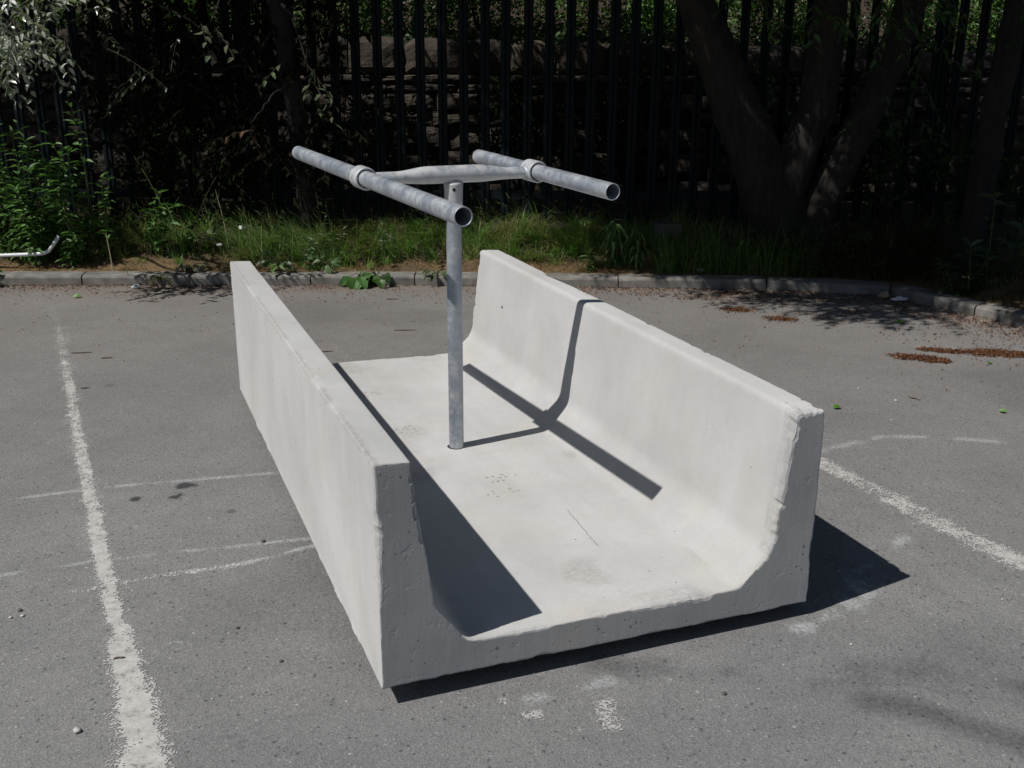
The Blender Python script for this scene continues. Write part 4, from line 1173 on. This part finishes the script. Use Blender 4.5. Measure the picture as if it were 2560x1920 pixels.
WG1, WG2 = (.07, .155, .042), (.13, .23, .065)
wl = ['tall leafy weed at the left edge, the hindmost of the clump', 'tall leafy weed with pointed leaves in the clump at the left edge', 'bushy green weed at the left edge behind the white pipe', 'tall leafy weed with a drooping tip in the left clump',
      'dense green weed at the front of the left clump', 'green weed in the middle of the left clump', 'weed leaning right from the edge of the left clump', 'thin weed with a few broad leaves right of the left clump',
      'weed with narrow spreading leaves behind the bend of the white pipe', 'short weed growing beside the bent end of the white pipe', 'tall weed at the back of the left clump', 'shaded weed with broad leaves in the dark gap right of the left clump']
ws = [(-3.75, 7.55, 1.0, 46, 6), (-3.55, 7.45, .95, 34, 5), (-3.35, 7.4, .92, 30, 5), (-3.2, 7.5, .95, 30, 4), (-3.6, 7.46, .7, 30, 5), (-3.42, 7.43, .6, 30, 4), (-3.1, 7.4, .78, 22, 2), (-2.88, 7.45, .62, 12, 1), (-3.3, 7.40, .45, 26, 1), (-3.08, 7.36, .30, 18, 1), (-3.0, 7.6, 1.0, 24, 2), (-2.55, 7.5, .5, 10, 2)]
for i, (x, y, h, n, br) in enumerate(ws):
    n = int(n * 1.5)
    weed('weed', wl[i], (x, y), h, n, .095 if i != 7 else .08, .032 if i not in (7, 11) else .05, WG1, WG2, (random.gauss(0, .1), -.12), 'weed', 'weeds in the clump by the white pipe', 400 + i, br)
weed('willowherb', 'wilting weed with long narrow drooping leaves beyond the far end of the concrete trough', (.74, 7.42), .36, 20, .15, .02, (.09, .17, .05), (.16, .25, .09), (-.1, -.1), 'weed', None, 430, 2, .38)
weed('willowherb', 'low green weed with narrow leaves left of the wilting one', (.55, 7.33), .2, 16, .09, .014, (.07, .14, .035), (.11, .19, .05), (-.15, -.1), 'weed', None, 431, 3)
weed('seedling', 'tiny seedling with two bright leaves on the kerb top in the shade', (2.11, 7.2), .1, 7, .045, .034, (.12, .24, .05), (.16, .28, .07), (0, 0), 'seedling', None, 432, 0)
weed('burdock', 'tall shaded weed with big round leaves at the right edge', (3.06, 6.75), .62, 12, .13, .10, (.05, .08, .035), (.07, .10, .05), (-.05, -.05), 'weed', None, 433, 1)
weed('burdock', 'leafy weed spreading below the big-leaved one at the right edge', (2.9, 6.62), .34, 16, .10, .05, (.03, .055, .022), (.05, .085, .035), (-.1, -.05), 'weed', None, 434, 2)
weed('thistle', 'thistle with pale grey-green leaves in the grass', (-1.42, 7.35), .22, 22, .075, .022, (.09, .14, .075), (.13, .18, .10), (.05, -.2), 'weed', None, 435, 2)
weed('thistle', 'slender weed with small pale flower heads behind the front tube', (-.92, 7.5), .26, 14, .05, .014, (.08, .13, .05), (.12, .17, .08), (.0, -.1), 'weed', None, 436, 2)
weed('thistle', 'upright pair of weeds topping the grass tussock', (-1.35, 7.5), .34, 16, .05, .014, (.08, .13, .05), (.12, .17, .08), (.1, -.1), 'weed', None, 437, 2)
# broad-leaved docks that hang over the kerb
def dock(name, label, loc, n, L, Wd, ca, cb, seed, flat=.15):
    r = np.random.default_rng(seed)
    mb = MB(); an = r.uniform(math.pi * .95, math.pi * 2.05, n); 
    D = np.stack([np.cos(an), np.sin(an) * .8, np.full(n, flat) + r.normal(size=n) * .25], 1)
    st = norm(D) * (.02 + .07 * r.random((n, 1)))
    leaves(mb, st, D - np.array([0, 0, .45]), np.array([0, -.7, 1.0]) + r.normal(size=(n, 3)) * .3, L * (.6 + .6 * r.random(n)), Wd * (.6 + .6 * r.random(n)), leaf_cols(n, ca, cb, r=r), True, .22, .3)
    for s in st: tube(mb, [(0, 0, -.02), tuple(s * .5 + np.array([0, 0, .015])), tuple(s)], [.003, .0025, .002], 5, (.12, .15, .06))
    o = mb.obj(name, M['leaf']); o.location = loc
    return tag(o, label, 'plant')
dock('dock_plant', 'broad-leaved dark green dock hanging down the kerb face', (-1.03, 7.12, .085), 9, .11, .085, (.045, .12, .03), (.09, .19, .04), 1, -.35)
dock('dock_plant', 'second cluster of broad leaves beside the dock on the kerb', (-.93, 7.13, .09), 9, .09, .075, (.035, .09, .025), (.08, .16, .04), 2, -.15)
dock('dock_plant', 'broad-leaved plant at the grass edge above the kerb behind the left trough wall', (-1.62, 7.26, .12), 9, .10, .05, (.07, .13, .04), (.12, .19, .06), 3, .3)
dock('dock_plant', 'small round-leaved plant above the kerb between the two grass tussocks', (-1.3, 7.25, .13), 10, .07, .05, (.08, .14, .06), (.12, .2, .08), 4, .3)
dock('dock_plant', 'dark dried-up plant on the kerb left of the trough', (-2.22, 7.24, .1), 16, .06, .03, (.05, .06, .045), (.09, .11, .07), 5, .1)
dock('dock_plant', 'leafy weed overhanging the kerb at the left edge', (-3.58, 7.05, .09), 24, .085, .03, (.07, .12, .03), (.12, .18, .05), 6, .2)
dock('dock_plant', 'dry tuft rooted in the kerb joint left of the trough', (-2.4, 7.1, .06), 14, .10, .008, (.10, .10, .045), (.16, .15, .07), 7, .1)
dock('dock_plant', 'straggly plant behind the post at the kerb', (-.52, 7.14, .09), 9, .07, .03, (.08, .12, .05), (.12, .15, .07), 8, -.1)
dock('dock_plant', 'pale leaves lying in the shaded hollow left of the tall grass', (-2.25, 7.55, .25), 14, .075, .04, (.09, .13, .05), (.14, .18, .08), 9, .3)

# grass: too many blades to count
def build_grass():
    r = np.random.default_rng(77)
    mb = MB()
    def blades(P, H, Wd, az, bend, col, segs=3):
        n = len(P)
        if n == 0: return
        t = np.linspace(0, 1, segs + 1)
        dirv = np.stack([np.cos(az), np.sin(az)], 1); sid = np.stack([-np.sin(az), np.cos(az)], 1)
        V = []
        for k, tt in enumerate(t):
            out = bend * tt ** 1.8 * H; zz = H * tt * (1 - .35 * np.minimum(bend, 2) * tt)
            c = np.stack([P[:, 0] + dirv[:, 0] * out, P[:, 1] + dirv[:, 1] * out, P[:, 2] + zz], 1)
            w = Wd * (1 - tt ** 1.5) * .5
            if k < segs:
                o = np.stack([sid[:, 0] * w, sid[:, 1] * w, np.zeros(n)], 1); V += [c - o, c + o]
            else: V.append(c)
        k = len(V); A = np.stack(V, 1).reshape(-1, 3); F = []
        tmpl = [(2 * i, 2 * i + 1, 2 * i + 3, 2 * i + 2) for i in range(segs - 1)] + [(2 * segs - 2, 2 * segs - 1, 2 * segs)]
        for i in range(n):
            b = i * k
            for f in tmpl: F.append([b + j for j in f])
        mb.add(A, F, np.repeat(col, k, 0))
    def scatter(n, x, y, dens=None):
        X = r.uniform(*x, n); Y = r.uniform(*y, n)
        Z, d = verge_z(X, Y); ok = d > .13
        if dens is not None: ok &= r.random(n) < dens(X, Y, d)
        return np.stack([X, Y, Z - .005], 1)[ok], d[ok]
    def cl(n, green, straw, f):
        return mixcol(green, straw, np.clip(f + r.normal(size=n) * .22, 0, 1)) * (1 + .3 * (r.random((n, 1)) * 2 - 1))
    GR, GR2, ST, BR = (.085, .21, .032), (.12, .23, .045), (.42, .36, .20), (.26, .18, .085)
    # short turf and thatch near the kerb
    P, d = scatter(38000, (-6.5, 4.4), (5.2, 8.0), lambda X, Y, d: (1 - sstep(.65, .9, d)) * sstep(.40, .56, fbm(X * 3.1, Y * 3.1, 120)) * (.12 + .88 * sstep(.2, .4, d + .25 * (fbm(X * 4, Y * 4, 126) - .5))) + .05)
    n = len(P); f = .75 - .62 * sstep(.2, .5, d) + .8 * (fbm(P[:, 0] * 1.5, P[:, 1] * 3, 121) - .5)
    blades(P, r.uniform(.03, .10, n) * (.55 + 1.0 * sstep(.15, .4, d)), r.uniform(.0025, .0055, n), r.uniform(0, 6.28, n), r.uniform(.4, 1.9, n), cl(n, GR2, BR, f))
    # brown thatch right behind the kerb
    P, d = scatter(56000, (-6.5, 3.2), (6.2, 7.7), lambda X, Y, d: (1 - sstep(.26, .5, d)) * (.35 + .65 * sstep(.35, .6, fbm(X * 3, Y * 3, 122))))
    n = len(P)
    blades(P, r.uniform(.02, .065, n), r.uniform(.002, .0045, n), r.uniform(0, 6.28, n), r.uniform(1, 2.6, n), cl(n, (.38, .25, .115), (.20, .12, .055), np.full(n, .5)))
    # tussocks: each clump has its own height, lean and colour
    nc = 900
    cx = r.uniform(-6.6, 1.5, nc); cy = r.uniform(7.28, 7.80, nc)
    zz, dd = verge_z(cx, cy)
    want = .04 + .96 * sstep(.26, .44, dd + .22 * (fbm(cx * 2.2, cy * 2, 128) - .5))
    want *= np.interp(cx, [-4, -3, -2.45, -2.2, -1.95, -1.75, -1.0, -.8, -.3, .9, 1.3, 1.5], [.8, .6, .75, .25, .3, 1, 1, .75, .9, 1, .7, .4])
    kk = r.random(nc) < want
    for x, y, d0 in zip(cx[kk], cy[kk], dd[kk]):
        n = int(r.integers(25, 85)); rad = r.uniform(.02, .085)
        th = r.uniform(0, 6.28, n); q = np.sqrt(r.random(n)) * rad
        P = np.stack([x + q * np.cos(th), y + q * np.sin(th), np.zeros(n)], 1)
        z, d = verge_z(P[:, 0], P[:, 1]); P[:, 2] = z - .005
        P = P[d > .125]; n = len(P)
        if n == 0: continue
        lean = r.uniform(0, 6.28); hh = r.uniform(.06, .21) * (.7 + .6 * float(sstep(.2, .5, d0)))
        az = np.where(r.random(n) < .6, lean + r.normal(size=n) * .5, r.uniform(0, 6.28, n))
        t = r.random(); base = mixcol(np.array((.10, .27, .04)), np.array((.23, .31, .08)), np.array([t]))[0]
        if r.random() < .22: base = np.array((.30, .25, .12)) * r.uniform(.7, 1.1)
        col = np.tile(base, (n, 1)) * (1 + .35 * (r.random((n, 1)) * 2 - 1))
        dead = r.random(n) < .12; col[dead] = np.array((.38, .32, .18)) * .9
        blades(P, hh * r.uniform(.45, 1.25, n), r.uniform(.0028, .0055, n), az, r.uniform(.3, 2.0, n), col)
    # tall seeding grass
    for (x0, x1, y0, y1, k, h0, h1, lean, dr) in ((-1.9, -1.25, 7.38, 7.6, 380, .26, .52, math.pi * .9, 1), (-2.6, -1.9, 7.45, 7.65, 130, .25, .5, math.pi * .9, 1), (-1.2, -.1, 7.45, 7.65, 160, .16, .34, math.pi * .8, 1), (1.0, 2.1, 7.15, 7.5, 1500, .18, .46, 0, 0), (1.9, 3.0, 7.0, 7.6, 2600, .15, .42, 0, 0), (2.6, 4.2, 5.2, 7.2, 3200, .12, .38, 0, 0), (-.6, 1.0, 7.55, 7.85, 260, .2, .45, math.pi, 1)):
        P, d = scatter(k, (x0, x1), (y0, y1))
        n = len(P); az = (r.normal(size=n) * .55 + lean) if dr else (r.uniform(0, 6.28, n) * .5 + 6 * fbm(P[:, 0] * 6, P[:, 1] * 6, 129)); gcol = (.13, .25, .07) if x1 < 0 else (.09, .20, .045) if x1 < 2.2 else (.018, .042, .012)  # right-hand blades get a near-black green that stands in for canopy shade
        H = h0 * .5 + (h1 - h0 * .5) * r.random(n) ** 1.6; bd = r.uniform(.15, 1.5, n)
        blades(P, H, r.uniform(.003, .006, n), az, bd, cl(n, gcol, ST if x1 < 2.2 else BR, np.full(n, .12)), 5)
        if 1:
            sel = r.random(n) < (.35 if dr else .10)
            Q = P[sel]; hh = H[sel]; aa = az[sel]; bb = bd[sel]
            tip = Q + np.stack([np.cos(aa) * bb * hh, np.sin(aa) * bb * hh, hh * (1 - .35 * bb)], 1)
            m = len(Q)
            for j in range(5):
                leaves(mb, tip - np.stack([np.cos(aa) * bb, np.sin(aa) * bb, 1 - .7 * bb], 1) * (.012 * j + .01), norm(np.stack([np.cos(aa), np.sin(aa), np.full(m, .4)], 1) + r.normal(size=(m, 3)) * .5), rdir(m, r), .02, .004, np.tile((.16, .17, .08), (m, 1)))
    # shaded floor of the thicket
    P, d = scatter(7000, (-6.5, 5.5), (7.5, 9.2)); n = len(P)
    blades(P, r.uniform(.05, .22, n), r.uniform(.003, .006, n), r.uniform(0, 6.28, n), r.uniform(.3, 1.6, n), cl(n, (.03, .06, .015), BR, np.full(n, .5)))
    tag(mb.obj('grass', M['grass']), kind='stuff')
build_grass()

# dead stalks standing in the verge
def stalks():
    data = [((-2.76, 7.22), .27, (-.02, .0), 'pale dry stalk standing upright in the verge left of the trough'), ((-2.63, 7.16), .22, (.02, -.1), 'taller pale bent stalk leaning over the kerb'),
            ((-2.45, 7.65), .62, (-.32, -.1), 'long thin green-tipped stalk leaning left in the dark gap'), ((-2.05, 7.6), .42, (-.05, -.05), 'short pale stalk with a forked tip in the dark gap'),
            ((-1.30, 7.38), .2, (-.1, -.05), 'straw-coloured stalk in the grass tussock')]
    for i, ((x, y), h, ln, lab) in enumerate(data):
        z = float(verge_z(np.array([x]), np.array([y]))[0][0])
        mb = MB(); t = np.linspace(0, 1, 8)
        pts = [(ln[0] * k ** 1.5 * (h if i == 2 else 1), ln[1] * k ** 1.5, -.03 + (h + .03) * k) for k in t]
        tube(mb, pts, list(np.linspace(.0042, .0022, 8)), 7, (.42, .36, .22) if i != 2 else (.2, .26, .1))
        o = mb.obj('dry_stalk', M['dry']); o.location = (x, y, z); tag(o, lab, 'stalk', 'dead stalks in the verge')
stalks()

# ---------------------------------------------------------------- litter and loose bits
def build_leaf_litter():
    r = np.random.default_rng(88); mb = MB()
    X = r.uniform(-4, 3.4, 110000); Y = r.uniform(4.8, 7.15, 110000)
    d, s = polydist(X, Y, KF); inside = s < 0
    p = .85 * np.exp(-(d / .11) ** 1.3) * sstep(.25, .55, fbm(X * 3, Y * 3, 130)) + .014 * (d < .5) + .004 * (d < 1.6)
    right = sstep(1.0, 1.5, X)
    p = np.maximum(p, right * (.7 * np.exp(-(d / .28) ** 2) * sstep(.40, .58, fbm(X * 3.4, Y * 3.4, 131)) + .05 * (d < .9)))
    def oval(cx, cy, a, b, rot, amt=1.0):
        dx, dy = X - cx, Y - cy; u = dx * math.cos(rot) + dy * math.sin(rot); v = -dx * math.sin(rot) + dy * math.cos(rot)
        q = np.hypot(u / a, v / b) + .35 * (fbm(X * 7, Y * 9, 132, 5) - .5) * 2.4
        return amt * (1 - sstep(.6, 1.15, q))
    for o in ((2.165, 5.43, .165, .07, -.42), (2.36, 5.57, .20, .05, -.25), (2.58, 5.53, .17, .085, -.1), (2.78, 5.50, .14, .06, -.1), (1.405, 6.482, .15, .10, -.2, .8), (1.641, 6.254, .15, .08, -.25, .8), (1.215, 6.80, .22, .07, .1, .7), (1.9, 6.32, .12, .04, .2, .6), (2.13, 6.44, .12, .06, .3, .6), (2.95, 6.0, .2, .08, -.8, .6), (1.55, 6.85, .25, .06, -.1, .6), (2.05, 6.75, .25, .07, -.2, .7), (.95, 6.9, .2, .05, 0, .5), (2.45, 6.45, .14, .08, -.5, .5), (-1.07, 6.85, .035, .03, 0, .8), (-.5, 6.62, .06, .03, 0, .3)):
        p = np.maximum(p, oval(*o))
    ok = inside & (r.random(len(X)) < p)
    X, Y = X[ok], Y[ok]; n = len(X)
    P = np.stack([X, Y, .003 + .006 * r.random(n)], 1)
    D = rdir(n, r); D[:, 2] *= .25; N = np.tile([0, 0, 1.0], (n, 1)) + r.normal(size=(n, 3)) * .5
    c = leaf_cols(n, (.095, .038, .018), (.185, .082, .04), .35, r)
    pale = r.random(n) < .06; c[pale] = (.38, .29, .17)
    leaves(mb, P, D, N, r.uniform(.008, .022, n), r.uniform(.004, .010, n), c, False, .3, .1)
    # dense patches need a second, finer pass
    X2 = r.uniform(1.0, 3.2, 90000); Y2 = r.uniform(5.2, 7.0, 90000)
    X, Y = X2, Y2; p2 = np.zeros(len(X2))
    for o in ((2.165, 5.43, .165, .07, -.42), (2.36, 5.57, .20, .05, -.25), (2.58, 5.53, .17, .085, -.1), (2.78, 5.50, .14, .06, -.1), (1.405, 6.482, .10, .05, -.2, .7), (1.641, 6.254, .12, .05, -.25, .8)):
        dx, dy = X2 - o[0], Y2 - o[1]; u = dx * math.cos(o[4]) + dy * math.sin(o[4]); v = -dx * math.sin(o[4]) + dy * math.cos(o[4])
        q = np.hypot(u / o[2], v / o[3]) + .35 * (fbm(X2 * 7, Y2 * 9, 132, 5) - .5) * 2.4
        p2 = np.maximum(p2, 1 - sstep(.62, 1.12, q))
    ok = r.random(len(X2)) < p2; n = ok.sum()
    P = np.stack([X2[ok], Y2[ok], .002 + .007 * r.random(n)], 1); D = rdir(n, r); D[:, 2] *= .25
    leaves(mb, P, D, np.tile([0, 0, 1.0], (n, 1)) + r.normal(size=(n, 3)) * .5, r.uniform(.008, .02, n), r.uniform(.005, .010, n), leaf_cols(n, (.10, .042, .018), (.175, .078, .036), .3, r), False, .3, .1)
    tag(mb.obj('leaf_litter', M['dry']), kind='stuff')
build_leaf_litter()

def pebble_mesh(name, r0, mat, seed):
    r = np.random.default_rng(seed); mb = MB(); V = []; n, m = 8, 5
    for i in range(m + 1):
        for k in range(n):
            th = math.pi * i / m; ph = 2 * math.pi * k / n; q = r0 * (1 + .25 * (r.random() - .5))
            V.append((q * math.sin(th) * math.cos(ph), q * math.sin(th) * math.sin(ph), q * .65 * (1 - math.cos(th)) * .9))
    F = [(i * n + k, (i + 1) * n + k, (i + 1) * n + (k + 1) % n, i * n + (k + 1) % n) for i in range(m) for k in range(n)]
    mb.add(V, F); return mb.obj(name, mat, smooth=True)

def loose_bits():
    r = np.random.default_rng(91)
    w = pebble_mesh('pebble', .006, M['stone_w'], 1); dk = pebble_mesh('pebble', .006, M['stone_d'], 2)
    big = [(-1.05, 2.19, 1.7, 0, 'cream pebble beside the near end of the left white line'), (-1.42, 2.73, 1.0, 0, 'upper of two small pale pebbles left of the left white line'), (-1.45, 2.72, .9, 0, 'lower of two small pale pebbles left of the left white line'),
           (-1.44, 2.76, 1.1, 1, 'bluish dark pebble just above the two pale pebbles left of the left line'), (-.83, 3.22, 1.3, 1, 'dark pebble beside the left side of the concrete trough'), (-.78, 2.67, 1.0, 1, 'dark pebble on open asphalt left of the trough front corner'),
           (-.62, 2.5, 1.0, 1, 'dark pebble on the asphalt near the front left corner of the trough'), (.55, 2.36, 1.1, 1, 'dark pebble in front of the trough'), (1.33, 1.98, .9, 0, 'white pebble at the bottom right of the asphalt'), (1.68, 4.9, 1.1, 0, 'white pebble on the asphalt right of the trough'),
           (1.80, 4.72, 1.3, 0, 'larger white pebble on the asphalt right of the trough'), (.95, 2.6, .7, 0, 'tiny white pebble before the trough shadow')]
    first = {0: w, 1: dk}
    for i, (x, y, s, k, lab) in enumerate(big):
        if first[k] is not None: o = first[k]; first[k] = None; src = o
        else:
            o = (w if k == 0 else dk).copy(); COL.objects.link(o)
        o.location = (x, y, -.0005); o.scale = (s, s, s); o.rotation_euler = (0, 0, r.random() * 6)
        tag(o, lab, 'pebble', 'loose pebbles')
    for i in range(70):
        k = 0 if r.random() < .3 else 1
        o = (w if k == 0 else dk).copy(); COL.objects.link(o)
        while True:
            x, y = r.uniform(-3, 3), r.uniform(1.9, 6.6)
            lx = (x - TX) * math.cos(TYAW) + (y - TY) * math.sin(TYAW); ly = -(x - TX) * math.sin(TYAW) + (y - TY) * math.cos(TYAW)
            dd, ss = polydist(np.array([x]), np.array([y]), KF)
            if not (-.1 < lx < 1.37 and -.1 < ly < 2.75) and ss[0] < 0 and dd[0] > .1: break
        s = r.uniform(.3, .75); o.location = (x, y, -.0005); o.scale = (s, s, s); o.rotation_euler = (0, 0, r.random() * 6)
        tag(o, 'tiny pale grit stone loose on the asphalt' if k == 0 else 'tiny dark grit stone loose on the asphalt', 'pebble', 'pale grit on the asphalt' if k == 0 else 'dark grit on the asphalt')
    # twigs
    tw = [(-2.3, 5.45, .11, .1, 'dark twig right of the far end of the left white line'), (-2.13, 5.35, .06, .2, 'short dark twig below the far end of the left white line'), (-.62, 5.95, .12, .05, 'long brown twig on the asphalt beyond the trough'), (-1.0, 5.5, .06, .15, 'short twig on the asphalt beyond the left trough wall'),
          (-2.3, 6.62, .09, -.1, 'dark twig on the asphalt below the kerb at left'), (-.78, 6.72, .08, -.1, 'pale twig lying below the kerb beyond the trough'), (-1.06, 2.51, .025, .4, 'tiny dark twig beside the left white line'), (-1.9, 3.5, .03, .1, 'tan twig at the left edge'),
          (-2.05, 4.85, .04, .3, 'brown twig on the left parking line'), (1.9, 4.75, .05, -.8, 'small dark twig on the asphalt below the oval litter patch')]
    for (x, y, L, a, lab) in tw:
        mb = MB(); pts = [((t - .5) * L * math.cos(a) + r.normal() * .003, (t - .5) * L * math.sin(a) + r.normal() * .003, .003 + .002 * r.random()) for t in np.linspace(0, 1, 5)]
        tube(mb, pts, [.002, .003, .0028, .0025, .0015], 6); o = mb.obj('twig', M['twig']); o.location = (x, y, 0); tag(o, lab, 'twig', 'loose twigs')
    # green fallen leaves
    for (x, y, L, a, lab) in ((1.47, 4.60, .045, .3, 'green leaf lying on the asphalt beside the broken top corner of the trough'), (2.245, 4.55, .04, 2.5, 'green fallen leaf on the asphalt at the right edge'), (2.31, 6.14, .075, 1.3, 'bright round green leaf on the asphalt near the shaded corner'), (2.49, 5.32, .04, 1, 'small dark green leaf below the oval litter patch'), (-2.85, 6.72, .06, .1, 'pale green leaf on the asphalt below the kerb at left')):
        mb = MB(); leaves(mb, np.zeros((1, 3)), np.array([[math.cos(a), math.sin(a), .18]]), np.array([[0, -.35, 1.0]]), np.array([L]), np.array([L * .62]), np.array([[.11, .26, .035]]), True, .25, .2)
        o = mb.obj('fallen_leaf', M['leaf']); o.location = (x, y, .006); tag(o, lab, 'leaf', 'fallen green leaves')
    # crumpled white litter
    def crumple(name, loc, s, mat, lab, cat, seed, flat=.5):
        q = np.random.default_rng(seed); mb = MB(); n, m = 9, 6; V = []
        for i in range(m + 1):
            for k in range(n):
                th = math.pi * i / m; ph = 2 * math.pi * k / n; rr_ = s * (.55 + .75 * q.random())
                V.append((rr_ * math.sin(th) * math.cos(ph), rr_ * math.sin(th) * math.sin(ph) * .7, s * flat * (1 - math.cos(th)) * (.5 + .6 * q.random())))
        F = [(i * n + k, (i + 1) * n + k, (i + 1) * n + (k + 1) % n, i * n + (k + 1) % n) for i in range(m) for k in range(n)]
        mb.add(V, F); o = mb.obj(name, mat); o.location = loc; tag(o, lab, cat); return o
    crumple('crumpled_paper', (-2.53, 7.0, .0), .033, M['litter'], 'crumpled white paper below the kerb at left', 'litter', 1)
    crumple('crumpled_paper', (-2.09, 7.5, .20), .022, M['litter'], 'small white scrap in the grass above the left trough wall', 'litter', 2)
    crumple('crumpled_paper', (2.52, 6.76, .0), .05, M['litter'], 'torn white paper in the shaded kerb corner', 'litter', 3, .3)
    crumple('crumpled_paper', (-1.95, 7.62, .30), .03, M['litter'], 'bluish white scrap in the dark behind the tall grass', 'litter', 4)
    crumple('crumpled_cup', (2.44, 6.83, .0), .045, M['tan'], 'flattened tan card cup in the shaded kerb corner', 'litter', 5, .5)
    crumple('cobble', (1.3, 7.26, .08), .028, M['stone_w'], 'rounded stone on the verge edge above the kerb', 'stone', 6, .5)
    # concrete block half hidden by the grass at the fence foot
    mb = MB(); box(mb, -.10, .10, -.05, .05, 0, .12); o = mb.obj('concrete_block', M['stone_d']); o.location = (1.13, 7.74, .22); tag(o, 'grey concrete block at the foot of the fence, half hidden by grass', 'block')
    # white plastic pipe with a bend
    mb = MB()
    pts = [(-4.3, 7.27, .165), (-3.9, 7.28, .165), (-3.57, 7.28, .165), (-3.40, 7.28, .172), (-3.29, 7.28, .178), (-3.245, 7.282, .184), (-3.215, 7.285, .20), (-3.19, 7.29, .23), (-3.14, 7.30, .297)]
    tube(mb, pts, .0135, 16); o = mb.obj('white_pipe', M['pipe'], smooth=True); tag(o, 'white plastic pipe with a bent end lying in the verge at the left edge', 'pipe')
loose_bits()
